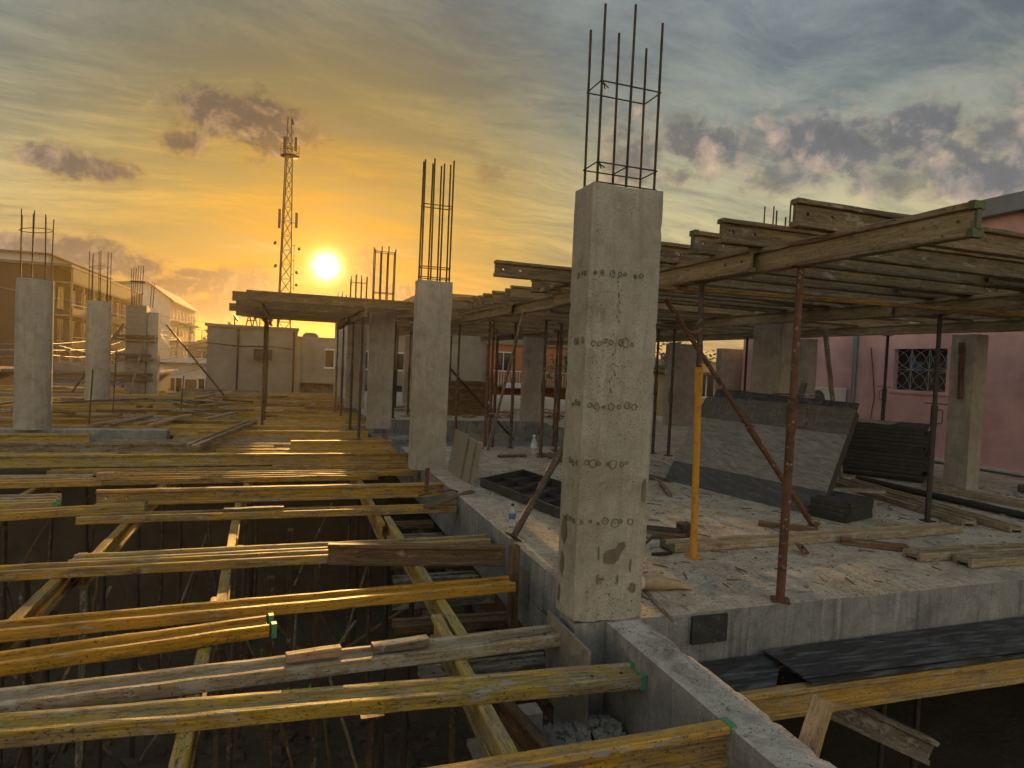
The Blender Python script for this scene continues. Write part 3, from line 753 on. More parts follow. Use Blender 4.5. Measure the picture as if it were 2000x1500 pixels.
def J(a, b, mm, lb, flat=True, caps=(), z=ZP, dz=0, **k): return ibeam((*a, z), (*b, z+dz), mm, lb, flat, caps, **k)
jfront = J((-1.95, 2.40), (1.955, 2.385), 'wood_gold', 'bottommost upright joist with grey paint smears and a green cap against the edge beam', flat=False, caps=(1,))
J((-2.0, 3.45), (1.925, 3.145), 'wood_olive', 'olive joist lying flat whose green capped end touches the edge beam below the near column', caps=(1,))
J((-2.2, 3.61), (1.69, 3.745), 'wood_weathered', 'grey weathered flat joist with two loose wood blocks lying on it', dz=.004)
jyellow = J((-2.9, 3.87), (-.085, 4.275), 'wood_yellow', 'bright yellow flat joist with a loose green end cap and pencil marks', caps=(), dz=.012)
J((-2.2, 4.54), (1.705, 4.725), 'wood_yellow', 'long bright yellow flat joist just behind the one with the green cap')
J((-3.4, 5.74), (.50, 5.70), 'wood_gold', 'flat joist running from the left edge to the brown upright beam')
J((-1.6, 5.93), (1.88, 5.935), 'wood_olive', 'thin looking flat joist mostly hidden behind the brown upright beam')
J((-1.94, 7.38), (1.895, 7.33), 'wood_gold', 'flat joist with a blunt free left end below the upright joist', dz=0)
J((-4.2, 7.35), (-1.42, 7.85), 'wood_gold', 'flat joist from the left edge with a green tipped end overlapping its neighbour', caps=(1,), cap_mat='plastic_olive')
J((-5.3, 8.02), (-2.33, 8.12), 'wood_olive', 'short flat joist with a green tip at the left edge', caps=(1,))
J((-5.2, 8.36), (-2.4, 8.40), 'wood_weathered', 'upper flat joist of the pair stacked at the left edge')
J((-1.97, 8.12), (1.96, 8.16), 'wood_gold', 'tall upright joist reaching the slab edge beside the pile of clamps', flat=False, holes=True)
J((-2.66, 9.36), (1.25, 9.45), 'wood_gold', 'flat joist with a rounded left end just behind the tall upright joist')
J((-2.2, 9.75), (1.9, 9.72), 'wood_gold', 'flat joist ending against the foot of the second column')
J((-5.6, 9.15), (-2.2, 9.35), 'wood_gold', 'flat joist at the left edge topped by a pale wood block')
J((-6.0, 9.75), (-2.4, 9.62), 'wood_weathered', 'weathered flat joist at the left edge behind the wood block')
J((-3.0, 10.08), (.2, 10.10), 'wood_gold', 'flat joist of the close set in front of the long upright joist, left piece')
J((-.2, 10.35), (1.9, 10.32), 'wood_gold', 'short flat joist right behind the second column foot')
J((-4.9, 10.70), (-.9, 10.76), 'wood_olive', 'left half of the long upright joist crossing the whole bay', flat=False)
J((-.895, 10.76), (1.93, 10.80), 'wood_gold', 'right half of the long upright joist crossing the whole bay', flat=False)
# the brown beam on edge and the timber post beside it
ibeam((.355, 5.60, ZP), (1.83, 5.28, ZP), 'wood_brown', 'brown beam standing on edge whose end leans on the wood post', flat=False)
plank((1.765, 4.93, -.56), (1.755, 4.93, .10), .085, .07, 'wood_brown', 'upright timber post against the slab edge by the leaning prop', 'timber_post', 'post')
pp = MB(); pp.box(0, .012, -.10, .10, -.16, .16); o = pp.build('plywood_piece', 'plywood_brown', loc=(1.915, 5.02, -.28)); tag(o, 'small plywood square on the side of the edge beam behind the timber post', 'plywood')
pp = MB(); pp.box(0, .016, 0, .62, -.56, 0); o = pp.build('plywood_piece', 'plywood_brown', loc=(1.662, 3.26, -.03)); tag(o, 'plywood strip standing beside the foot of the near column', 'plywood')
# loose things lying on the near joists
plank((.03, 3.685, -.104), (.32, 3.705, -.104), .055, .05, 'wood_pale', 'pale short wood block lying on the weathered joist, left one', 'wood_block', 'wood block')
plank((.50, 3.70, -.104), (.83, 3.725, -.104), .075, .045, 'wood_grey', 'grey split wood block lying on the weathered joist, right one', 'wood_block', 'wood block')
plank((1.50, 7.12, -.09), (2.14, 7.48, .005), .09, .028, 'wood_brown', 'short wood wedge tipped from the joist onto the slab edge', 'wood_wedge', 'wood')
plank((-2.25, 9.3, -.105), (-2.08, 9.32, -.105), .10, .09, 'wood_pale', 'pale wood cube sitting on the joists at left', 'wood_block', 'wood block')
plank((-.62, 7.43, -.104), (-.02, 7.44, -.104), .09, .016, 'wood_grey', 'thin grey lath lying on the flat joist with the blunt left end', 'thin_lath', 'lath')
plank((1.2, 3.68, -.103), (1.62, 3.72, -.103), .03, .012, 'wood_grey', 'splintered sliver on the right end of the weathered joist', 'wood_splinter', 'wood')
cp = thing('clamp', 'rusty clamp and bent bar lying on the joist ends by the slab edge', 'clamp', (1.75, 7.45, -.02))
m = MB(); m.path([(-.25, .12, -.02), (-.05, .02, .05), (.12, .0, .07), (.2, .03, .04), (.19, .05, -.02)], .014, 6); m.build('bent_bar', 'steel_rust', cp)
m = MB(); m.box(-.14, -.09, .30, .33, -.02, .28); m.build('flat_bar', 'steel_rust', cp)
# green plastic cap coming off the yellow joist
gc = thing('end_cap', 'green plastic end cap hanging loose on the bright yellow joist', 'end cap', (-.085, 4.275, ZP), .145)
R = rects(True); m = MB()
for q in R[:2]: m.box(.015, .045, q[0]-.005, q[1]+.005, q[2]+.004, q[3]+.018)
m.box(.02, .034, R[2][0]-.002, R[2][1]+.002, R[2][2]-.004, R[2][3]+.012); m.build('cap_body', 'plastic_green', gc)
mk = MB()
for (x0, z0, x1, z1) in ((-.10, .02, -.055, .05), (-.03, .055, .02, .06), (-.005, .058, -.012, .02), (.03, .02, .045, .05), (.06, .02, .062, .055), (.075, .025, .075, .028), (-.16, .01, -.11, .03)):
    mk.tube((x0, -.0035, z0), (x1, -.0035, z1), .0018, 4)
mko = mk.build('pencil_strokes', 'ink', loc=(-.30, 4.151, ZP)); mko.rotation_euler = (0, 0, .145); tag(attach(mko, jyellow), kind='stuff')
rs = random.Random(4)
for (x, w) in ((.55, .16), (.95, .22), (1.28, .10), (1.62, .18)):
    sm = MB(); pts = blob(x, -.02, w/2, .014, rs, 12); sm.add([(px, 2.3465, pz) for px, pz in pts], [tuple(range(12))])
    attach(sm.build('paint_smear', 'splash_grey'), jfront)
# ------------------------------------------------------------------ dense joists farther back
rj = random.Random(21); y = 11.15; far_group = 'joists laid close together beyond the long upright joist'
lab_far = 'golden joist in the close rows beyond the long upright joist'
lab_far2 = 'golden joist in the close rows around and behind the round columns'
while y < 28.5:
    x = -8.8-rj.uniform(0, 1.5)
    while x < 1.4:
        L = rj.choice((2.45, 2.9, 3.3, 3.9)); x1 = min(x+L, 1.60 if (14.0 < y < 15.0 or 19.7 < y < 20.6 or 25.3 < y < 26.2) else 1.90)
        flat = rj.random() < .72; mm = rj.choice(('wood_far', 'wood_far', 'wood_far', 'wood_weathered'))
        ok = x1-x > .8
        if 13.55 < y < 14.45 and x < -2.1:
            if x1 < -2.0: ok = False
            else: x = -2.05
        if 20.2 < y < 21.4 and x < -4.6 and x1 > -5.6: ok = False
        if 24.0 < y < 25.2 and x < -4.0 and x1 > -5.6: ok = False
        if y > 15.0 and -5.2 < x < -1.8 and rj.random() < .35 and y < 19.5: ok = False
        if ok:
            tw = rj.uniform(-.05, .05)
            ibeam_far((x, y-tw, ZP), (x1, y+tw, ZP+rj.uniform(0, .004)), mm, lab_far if y < 16 else lab_far2, flat, group=far_group if y < 16 else far_group+' near the round columns')
        x = x1+rj.uniform(.02, .3)
    y += rj.uniform(.30, .44)
for i, x in enumerate((-7.4, -5.9, -4.0, -2.6, -1.3, .1, 1.3)):
    yy = 12.4
    while yy < 28:
        if not (x < -2.2 and 13.0 < yy+3.9 and yy < 14.3) or True:
            ibeam_far((x+random.uniform(-.05, .05), yy, ZP-BH-.002), (x, min(yy+3.9, 28.4), ZP-BH-.002), 'wood_gold', 'ledger beam below the close rows of joists', False, group='ledger beams below the close rows')
        yy += 3.95
# loose timbers lying about on the far joists
ibeam((-1.43, 11.35, .0), (-.74, 15.3, .0), 'wood_weathered', 'loose beam lying diagonally across the close rows of joists', flat=True)
for i, (a, b, mm, lb) in enumerate((((-3.1, 20.0), (-2.3, 21.6), 'wood_pale', 'pale board catching light between the round columns and the shuttered one'),
        ((-2.9, 14.6), (-2.1, 16.0), 'wood_pale', 'pale board in the scrap heap right of the leftmost round column'),
        ((-3.3, 14.5), (-2.75, 15.3), 'wood_grey', 'broken board in the scrap heap right of the leftmost round column'),
        ((-3.6, 14.3), (-3.2, 15.5), 'wood_pale', 'split timber in the scrap heap right of the leftmost round column'),
        ((-2.6, 14.35), (-2.3, 15.1), 'wood_pale', 'short stub of wood at the right end of the scrap heap'),
        ((-7.2, 15.2), (-5.2, 15.9), 'wood_weathered', 'upper plank of the pile left of the leftmost round column'),
        ((-7.3, 14.8), (-5.1, 15.3), 'wood_weathered', 'lower plank of the pile left of the leftmost round column'),
        ((-2.6, 24.0), (-2.0, 25.6), 'wood_pale', 'pair board lying at the foot of the far slanted strut'),
        ((-.2, 21.6), (.5, 20.3), 'wood_weathered', 'loose board on the far joists under the raised formwork'),
        ((-4.3, 17.5), (-1.0, 18.2), 'wood_brown', 'long brown plank behind the scrap heap'))):
    plank((*a, .006), (*b, .02+.05*(i % 3)), .14, .05, mm, lb)
rz_ = random.Random(55)
for i in range(34):
    x, y, a = rz_.uniform(-8, -.5), rz_.uniform(14.6, 27), rz_.uniform(-1.2, 1.2); L = rz_.uniform(.6, 2.4)
    if (abs(x+5.08) < 1.6 and abs(y-20.8) < 1.6) or (abs(x+4.75) < 1.8 and abs(y-24.6) < 1.8) or (x > -1.6 and abs(y-15.6) < 1): continue
    plank((x, y, .004+.05*(i % 3)), (x+L*math.cos(a), y+L*math.sin(a), .01+.06*((i+1) % 3)), rz_.uniform(.08, .18), .045, rz_.choice(('wood_pale', 'wood_weathered', 'wood_weathered', 'wood_grey', 'wood_brown')), 'scrap timber thrown about on the far joists round the round columns', 'scrap_timber', 'plank', 'scrap timber on the far joists')
fr = MB()
fr.box(-.15, .15, -.10, -.07, 0, .03); fr.box(-.15, .15, .07, .10, 0, .03); fr.box(-.15, -.12, -.07, .07, 0, .03); fr.box(.12, .15, -.07, .07, 0, .03)
o = fr.build('small_frame', 'wood_pale', loc=(.07, 15.0, 0)); tag(o, 'small pale wooden frame lying on the joists near the lone far prop', 'frame')
fr = MB(); fr.box(-.2, .2, -.12, .12, 0, .05); o = fr.build('metal_tray', 'galvanised', loc=(2.06, 12.7, .0)); tag(o, 'small shiny metal tray on the slab edge behind the second column', 'tray')
# struts and thin rods by the shuttered column
def strut(a, b, label, m='wood_brown', w=.06): return plank(a, b, w, w, m, label, 'strut', 'strut')
strut((-2.15, 24.2, .02), (-4.0, 24.3, 2.35), 'strut slanting right down from the shuttered column', 'steel_brown')
strut((-6.6, 24.2, .0), (-5.2, 24.3, 2.3), 'strut slanting left down from the shuttered column', 'steel_brown')
strut((-4.9, 23.9, .0), (-4.6, 24.15, 1.6), 'pale strut leaning on the front of the shuttered column', 'wood_weathered')
for (x, y, h, lb) in ((-3.7, 14.6, 1.1, 'thin upright rod right of the leftmost round column'), (-3.95, 17.5, 1.5, 'thin tall rod between the two round columns'), (-2.6, 18.2, .9, 'thin rod standing before the shuttered column')):
    m = MB(); m.tube((x, y, -.1), (x+.05, y, h), .016, 6); tag(m.build('steel_rod', 'steel_brown'), lb, 'rod')
# ------------------------------------------------------------------ low formwork under the edge beam, pit
for i, (yy, x0, dz) in enumerate(((4.15, .98, 0), (4.48, .95, -.02), (4.86, .72, .0), (5.28, .88, .02), (5.86, .95, .0), (6.42, 1.05, .0), (6.95, 1.1, 0), (7.45, 1.1, 0), (7.95, 1.15, 0), (8.6, 1.2, 0))):
    words = ('first', 'second', 'third', 'fourth', 'fifth', 'sixth', 'seventh', 'eighth', 'ninth', 'tenth')
    ibeam((x0, yy, -.695+dz), (1.915, yy-.03+random.uniform(-.03, .03), -.695), 'wood_grey' if i % 3 else 'wood_brown', words[i]+' low grey bearer under the slab edge counting back from the near column', flat=True)
for x in (1.25, 1.72):
    ibeam((x, 3.95, -.695-BH-.002), (x, 8.9, -.695-BH-.002), 'wood_dark', 'dark bearer rail under the low grey bearers, '+('left' if x < 1.5 else 'right')+' one', flat=False)
# tray of rubble left of the near column foot
ob = MB(); ob.box(1.05, 1.92, 2.55, 3.56, -.655, -.62); tag(ob.build('soffit_board', 'plywood_brown'), 'plywood soffit board holding broken concrete below the near column', 'plywood')
rubble('concrete_rubble', 'concrete_grey', 320, (1.45, 1.90, 2.95, 3.5), .05, lambda x, y: -.61+.16*math.exp(-((x-1.75)**2+(y-3.25)**2)/.03), 'heap of broken grey concrete bits below the near column foot', seed=5, cat='rubble', kind=None)
plank((1.1, 3.05, -.60), (1.52, 2.72, -.50), .12, .04, 'wood_brown', 'rough sawn board tipped against the rubble below the near column')
ibeam((1.28, 3.62, -.60), (1.42, 2.6, -.60), 'wood_brown', 'dark beam lying beside the rubble heap below the near column', flat=False)
bl = MB(); bl.box(1.33, 1.47, 3.42, 3.54, -.62, -.44); tag(bl.build('concrete_block', 'concrete_light', bevel=.008), 'small concrete block in the corner behind the rubble heap', 'block')
# props and posts standing in the pit
rp = random.Random(9)
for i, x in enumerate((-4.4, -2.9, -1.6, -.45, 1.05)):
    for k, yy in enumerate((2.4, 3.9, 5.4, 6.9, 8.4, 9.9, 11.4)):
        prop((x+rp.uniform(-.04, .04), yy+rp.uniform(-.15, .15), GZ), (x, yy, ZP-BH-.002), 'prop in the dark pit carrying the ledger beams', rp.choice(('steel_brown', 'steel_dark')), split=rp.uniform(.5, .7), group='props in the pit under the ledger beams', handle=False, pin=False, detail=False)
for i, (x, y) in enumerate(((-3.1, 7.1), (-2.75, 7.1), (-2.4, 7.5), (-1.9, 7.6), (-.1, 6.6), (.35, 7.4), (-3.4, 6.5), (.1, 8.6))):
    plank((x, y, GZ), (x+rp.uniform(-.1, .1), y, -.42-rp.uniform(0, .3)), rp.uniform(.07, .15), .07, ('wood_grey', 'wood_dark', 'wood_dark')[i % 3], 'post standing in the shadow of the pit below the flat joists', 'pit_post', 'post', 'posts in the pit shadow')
for i in range(46):
    x = rp.uniform(-4, 1); y = rp.uniform(6.2, 10.5)
    plank((x, y, GZ+rp.uniform(0, 1.0)), (x+rp.uniform(-.9, .9), y+rp.uniform(-.3, .3), rp.uniform(-2.2, -.6)), .03, .03, rp.choice(('wood_brown', 'wood_grey', 'steel_brown')), 'thin lath leaning in the dark back of the pit', 'lath', 'lath', 'laths leaning in the pit')
rubble('pit_debris', 'soil', 700, (-5, 1.9, 2, 9), .16, lambda x, y: GZ, 'loose rubble and soil on the pit floor', seed=8, cat='rubble', flat=.7)
rubble('pit_debris', 'splash_grey', 260, (-5, 1.9, 2, 7), .09, lambda x, y: GZ+.02, 'pale concrete crumbs on the pit floor', seed=18, cat='rubble', flat=.6)
for i in range(14):
    x, y, a = rp.uniform(-3.5, 1.2), rp.uniform(2.4, 5.5), rp.uniform(-.4, .4)
    plank((x, y, GZ+.03+.05*(i % 3)), (x+1.4*math.cos(a), y+1.4*math.sin(a), GZ+.06+.05*(i % 2)), .11, .035, rp.choice(('wood_grey', 'wood_dark', 'wood_brown')), 'scrap board lying on the pit floor', 'scrap_board', 'plank', 'scrap boards on the pit floor')
def bundle(cx, cy, label, n=70, h=1.6, w=.22, seed=1):
    r_ = random.Random(seed); t = thing('wire_bundle', label, 'steel wire', (cx, cy, GZ)); m = MB()
    for _ in range(n):
        x, y = r_.gauss(0, w*.5), r_.gauss(0, w*.3); m.tube((x, y, 0), (x*1.25+r_.gauss(0, .04), y+r_.gauss(0, .03), h*r_.uniform(.8, 1.1)), .005, 4)
    tag(m.build('wires', 'steel_rust', t), kind='stuff')
    b = MB(); b.lathe([(w*.75, .0), (w*.8, .05), (w*.75, .10)], 12, (0, 0, .5)); b.build('tie_band', 'rebar_steel', t)
bundle(-.95, 2.75, 'bundle of thin rusty rods standing in the pit at the bottom left', seed=2, h=2.0)
bundle(.05, 2.9, 'bundle of thin rusty rods standing in the pit left of the footing block', seed=3, n=110, h=2.05, w=.34)
bundle(-.55, 3.1, 'slim bundle of rusty rods just left of the middle ledger beam', seed=4, n=50, h=2.1, w=.14)
fb = thing('footing_block', 'concrete block under a steel prop in the pit, bottom centre', 'block', (.46, 3.35, GZ))
m = MB(); m.box(-.17, .17, -.17, .17, 0, 1.30); m.build('block', 'concrete_grey', fb, bevel=.01); m = MB(); m.lathe([(.07, 0), (.07, .02), (.035, .03)], 14, (0, 0, 1.30)); m.build('steel_foot', 'steel_brown', fb)
prop((.46, 3.35, GZ+1.33), (.46, 3.35, ZP-.08), 'prop standing on the concrete block in the pit', 'steel_brown', handle=False, pin=False, base=False)
# ------------------------------------------------------------------ ledge and opening in front of the slab
def sheet(name, pts, th, m, label, cat='plywood', group=None):
    """a thin sheet from its four top corners"""
    p = [Vector(q) for q in pts]; n = (p[1]-p[0]).cross(p[3]-p[0]).normalized(); mb = MB()
    vs = [q for q in p]+[q-n*th for q in p]
    o = p[0].copy(); vs = [v-o for v in vs]
    mb.add(vs, [(0, 1, 2, 3), (7, 6, 5, 4), (0, 4, 5, 1), (1, 5, 6, 2), (2, 6, 7, 3), (3, 7, 4, 0)])
    ob = mb.build(name, m, loc=o); return tag(ob, label, cat, group)
sheet('plywood_sheet', [(3.10, 3.13, -.285), (5.9, 3.02, -.285), (6.0, 3.54, -.30), (3.14, 3.54, -.30)], .012, 'plywood_black', 'upper black plywood sheet on the ledge in front of the slab')
sheet('plywood_sheet', [(3.12, 3.08, -.305), (6.3, 2.98, -.305), (6.3, 3.545, -.316), (3.16, 3.545, -.316)], .012, 'plywood_black', 'lower black plywood sheet showing under the upper one on the ledge')
sheet('plywood_sheet', [(2.22, 3.18, -.33), (2.92, 3.16, -.328), (3.3, 3.54, -.33), (2.22, 3.545, -.33)], .012, 'plywood_black', 'grey cracked plywood on the ledge next to the edge beam')
ibeam((2.24, 3.16, -.345-BH), (6.2, 3.04, -.335-BH), 'wood_gold', 'yellow beam carrying the black plywood ledge', flat=False)
ibeam((2.24, 3.42, -.345-BH), (6.2, 3.44, -.335-BH), 'wood_dark', 'second beam behind it under the ledge', flat=False)
ibeam((3.30, 3.48, -.62), (4.36, 3.25, -1.12), 'wood_grey', 'broken grey beam slanting down into the dark opening at lower right', flat=False)
bp = MB(); bp.box(2.555, 2.83, 3.535, 3.556, -.205, -.02); tag(bp.build('cover_board', 'panel_black'), 'small black square board on the front face of the slab', 'board')
plank((2.245, 2.26, -.30), (2.40, 2.28, .10), .085, .075, 'wood_pale', 'pale chipped wood block standing upright beside the edge beam at bottom right', 'wood_block', 'wood block', roll=.35)
ibeam((2.33, 2.22, -.33), (2.62, 1.86, -.36), 'wood_yellow', 'yellow beam stub at the foot of the pale upright wood block', flat=True)
plank((2.2, 2.16, -.33), (2.34, 2.1, -.30), .06, .04, 'wood_pale', 'tiny pale offcut at the bottom edge below the edge beam', 'wood_block', 'wood block')
ibeam((2.24, 2.35, -.62), (4.6, 1.9, -.62), 'wood_dark', 'dark beam low in the opening under the yellow stub', flat=False)
for i, (x, y) in enumerate(((3.6, 4.6), (4.6, 5.0), (5.5, 4.2), (5.0, 6.0), (3.2, 5.6), (4.2, 7.0), (6.3, 5.2))):
    prop((x, y, GZ), (x, y, -.362 if y > 4 else -.71), 'prop in the dark space under the floor slab', 'steel_dark', group='props under the floor slab', handle=False, pin=False, detail=False)
# ------------------------------------------------------------------ things on the slab
prop((3.33, 3.615, 0), (3.30, 3.57, 2.355), 'rusty brown prop standing on the front rim of the slab', 'steel_rust', split=.60)
prop((3.32, 4.64, 0), (3.27, 4.66, 2.355), 'prop with a bright yellow lower tube in front of the leaning panel', 'paint_yellow', 'steel_brown', split=.68)
prop((6.94, 5.33, 0), (6.93, 5.33, 2.355), 'dark prop standing right of the leaning panel', 'steel_dark', split=.55)
prop((5.30, 5.34, .01), (3.46, 5.52, 2.30), 'rusty push prop slanting across the leaning panel', 'steel_rust', split=.45, head=False, handle=False)
prop((1.945, 5.40, .03), (2.98, 5.72, 1.62), 'dark push prop slanting behind the near column', 'steel_brown', split=.45, head=False, handle=False)
prop((9.72, 8.4, 0), (9.72, 8.4, 2.355), 'black prop in front of the grille window', 'steel_dark', split=.6)
prop((9.72, 5.2, 0), (9.72, 5.2, 2.355), 'prop at the right edge under the deck', 'steel_dark', split=.6)
prop((8.9, 11.0, 0), (8.9, 11.0, 2.355), 'thin prop before the pink wall left of the air conditioner', 'steel_dark', split=.5)
prop((9.3, 10.9, 0), (9.15, 10.6, 2.355), 'leaning thin prop next to the air conditioner', 'steel_dark', split=.5, handle=False)
prop((5.6, 9.6, 0), (5.6, 9.6, 2.355), 'prop behind the left corner of the leaning panel', 'steel_brown', split=.5)
prop((6.7, 10.3, 0), (6.7, 10.3, 2.355), 'prop just left of the column behind the leaning panel', 'steel_brown', split=.5)
prop((6.55, 10.6, 0), (6.55, 10.6, 2.355), 'second prop close beside it left of that column', 'steel_brown', split=.55)
plank((8.15, 7.75, 0), (8.0, 8.1, 2.34), .06, .06, 'wood_grey', 'grey timber post standing at the right end of the leaning panel', 'timber_post', 'post')
plank((9.0, 9.9, 0), (9.5, 10.0, 1.45), .14, .025, 'wood_grey', 'grey board leaning on the column behind the tall stack', 'timber_plank', 'plank')
pl = [((3.95, 11.35), 'steel_brown', 'prop nearest the sunken recess behind the two bottles'), ((3.42, 11.25), 'steel_rust', 'left prop of the pair by the leaning pale prop'), ((3.56, 11.45), 'steel_rust', 'right prop of the pair by the leaning pale prop'),
      ((4.67, 10.87), 'steel_brown', 'prop right behind the near column on its left side'), ((4.1, 10.2), 'steel_brown', 'prop rising from the pile of laths behind the near column')]
for (p, mm, lb) in pl: prop((*p, 0), (p[0], p[1], 2.355), lb, mm, split=.55)
prop((3.43, 11.1, .0), (3.02, 8.35, 2.33), 'pale prop leaning to the upper right between the second and near columns', 'galvanised', 'wood_weathered', split=.3, head=False, handle=False)
prop((5.6, 15.9, -.4), (2.6, 13.2, 2.0), 'far strut slanting down to the right behind the second column', 'steel_brown', split=.5, head=False, handle=False, base=False)
for i, (x, y) in enumerate(((5.9, 18.5), (6.9, 18.0), (7.3, 16.9), (8.2, 17.2), (3.2, 18.2), (4.7, 19.5), (8.9, 20), (10, 18.5))):
    prop((x, y, 0), (x, y, 2.355), 'distant prop beyond the sunken recess', 'steel_brown', group='distant props beyond the recess', handle=False, pin=False, detail=False)
for i, (x, y) in enumerate(((3.3, 13.0), (4.6, 14.5), (5.6, 13.2))):
    prop((x, y, -.55), (x, y, 2.355), 'prop standing down in the sunken recess', 'steel_rust', group='props in the recess', handle=False, pin=False, detail=False)
for i, (a, b) in enumerate((((3.2, 12.6), (6.2, 12.2)), ((3.0, 13.6), (5.8, 13.9)))):
    plank((*a, -.55), (*b, -.54), .16, .06, 'wood_gold', ('near', 'far')[i]+' plank on the floor of the sunken recess')
# big shutter leaning
lp = thing('shutter_panel', 'big dirty grey shutter panel leaning back behind the yellow prop', 'shutter panel', (5.19, 8.04, 0))
A = Vector((0, 0, 0)); Bv = Vector((.52, -2.33, 0)); Up = Vector((.93, .42, 1.22)); nrm = Bv.cross(Up).normalized()
if nrm.x > 0: nrm = -nrm
def strip(name, s0, s1, m, off=0.0, u0=0.0, u1=1.0, th=.022):
    mb = MB(); c = [A+Bv*u+Up*s+nrm*off for (u, s) in ((u0, s0), (u1, s0), (u1, s1), (u0, s1))]
    mb.add(c+[q-nrm*th for q in c], [(0, 1, 2, 3), (7, 6, 5, 4), (0, 4, 5, 1), (1, 5, 6, 2), (2, 6, 7, 3), (3, 7, 4, 0)]); return mb.build(name, m, lp)
strip('panel_board', .0, .215, 'plywood_face'); strip('panel_board', .217, .74, 'plywood_dirty'); strip('panel_board', .742, 1.0, 'plywood_top', -.004, .02, 1.0)
for u in (.0, .25, .5, .75, .955):
    strip('frame_rib', .0, .99, 'panel_black', -.024, u, u+.045, .10)
scr = MB(); rs2 = random.Random(2)
for k in range(16):
    u = .1+.72*rs2.random(); s = .76+rs2.random()*.06; e = s+.08+rs2.random()*.12
    p, q = A+Bv*u+Up*s+nrm*.001, A+Bv*(u-.012)+Up*e+nrm*.001; scr.tube(p, q, .0022, 4)
scr.build('scratches', 'splash_grey', lp)
p2 = thing('shutter_panel', 'black shutter panel edge showing above and behind the leaning grey one', 'shutter panel', (5.36, 8.34, .0))
mb = MB(); c = [Vector((0, 0, 0)), Vector((.62, -2.3, 0)), Vector((1.44, -2.0, 1.245)), Vector((.96, .26, 1.30))]
n2 = (c[1]-c[0]).cross(c[3]-c[0]).normalized(); mb.add(c+[q-n2*.02 for q in c], [(0, 1, 2, 3), (7, 6, 5, 4), (0, 4, 5, 1), (1, 5, 6, 2), (2, 6, 7, 3), (3, 7, 4, 0)]); mb.build('panel_board', 'plywood_black', p2)
p2.location = (5.50, 8.36, .03)
# stacks of steel framed panels
def panel_flat(name, lx, ly, h, label, group, loc, rz, m='panel_black', ribs=3):
    t = thing(name, label, 'shutter', loc, rz, group)
    mb = MB(); mb.box(-lx/2, lx/2, -ly/2, ly/2, h*.45, h*.8); mb.build('panel_face', m, t)
    mb = MB()
    for s in (-1, 1):
        mb.box(-lx/2, lx/2, s*(ly/2)-.012, s*(ly/2)+.012, 0, h*.94); mb.box(s*(lx/2)-.012, s*(lx/2)+.012, -ly/2+.013, ly/2-.013, 0, h*.93)
    for k in range(1, ribs): mb.box(-lx/2+lx*k/ribs-.01, -lx/2+lx*k/ribs+.01, -ly/2+.013, ly/2-.013, .002, h*.44)
    mb.build('panel_frame', m, t)
    return t
rk = random.Random(6)
for k in range(14):
    panel_flat('framed_shutter', 1.25, 1.15, .062, 'black framed panel in the tall stack before the pink wall', 'panels of the tall stack', (9.55+rk.uniform(-.05, .05), 8.15+rk.uniform(-.05, .05), .001+k*.062), .62+rk.uniform(-.03, .03))
sheet('plywood_sheet', [(9.1, 7.7, .885), (9.9, 8.2, .885), (9.6, 8.8, .885), (8.8, 8.3, .885)], .014, 'plywood_brown', 'thin brown plywood lid on the tall black panel stack')
for k in range(4):
    panel_flat('framed_shutter', .62, .42, .058, 'black framed panel in the low stack at the foot of the leaning panel', 'panels of the low stack', (6.02+rk.uniform(-.02, .02), 5.68+rk.uniform(-.02, .02), .001+k*.058), .35+rk.uniform(-.05, .05))
plank((5.9, 6.15, .24), (6.75, 5.75, .24), .12, .03, 'wood_grey', 'short grey board lying on the low panel stack')
# long timbers lying on the slab at right
J2 = lambda a, b, m, lb, flat=True, z=.002, **k: ibeam((*a, z), (*b, z), m, lb, flat, **k)
J2((3.19, 4.86), (6.79, 4.90), 'wood_weathered', 'weathered flat beam lying on the slab behind the yellow prop', caps=(0,), cap_mat='plastic_olive')
plank((4.72, 5.50, .002), (5.15, 5.12, .002), .08, .05, 'wood_brown', 'brown batten end poking out behind the weathered beam, left', 'batten', 'batten')
plank((5.05, 4.74, .002), (5.50, 4.40, .002), .09, .06, 'wood_brown', 'brown batten end poking out in front of the weathered beam, right', 'batten', 'batten')
J2((5.30, 4.20), (8.6, 4.02), 'wood_weathered', 'rear flat beam of the pair at the right edge of the slab')
J2((5.62, 3.97), (8.7, 3.78), 'wood_weathered', 'front flat beam of the pair at the right edge of the slab')
J2((7.72, 7.45), (7.22, 5.05), 'wood_weathered', 'long beam on the floor running from the leaning panel, left one')
J2((8.05, 7.5), (7.48, 4.72), 'wood_weathered', 'long beam on the floor beside it, with a square brown end')
J2((9.0, 7.0), (9.35, 4.6), 'wood_weathered', 'long beam on the floor at the foot of the pink side column')
m = MB(); m.tube((8.35, 7.6, .05), (8.3, 4.2, .05), .045, 12); tag(m.build('steel_pipe', 'steel_dark'), 'dark steel pipe on the floor between the long beams', 'pipe')
for i, (x, y, z, lb) in enumerate(((10.2, 6.3, 0, 'lower wood block by the pink wall'), (10.35, 6.5, .0, 'wood block behind it by the pink wall'))):
    plank((x, y, z+.003), (x+.3, y-.05, z+.003), .14, .12, 'wood_grey', lb, 'wood_block', 'wood block')
sc_ = thing('washer_plate', 'small rusty square plate tilted on the slab in front of the beam', 'steel plate', (4.40, 4.50, .0), .5)
m = MB(); m.box(-.055, .055, -.006, .006, 0, .10); m.xform(Matrix.Rotation(-.9, 4, 'X') @ Matrix.Rotation(.3, 4, 'Y')); m.build('plate', 'steel_rust', sc_, loc=(0, 0, .02))
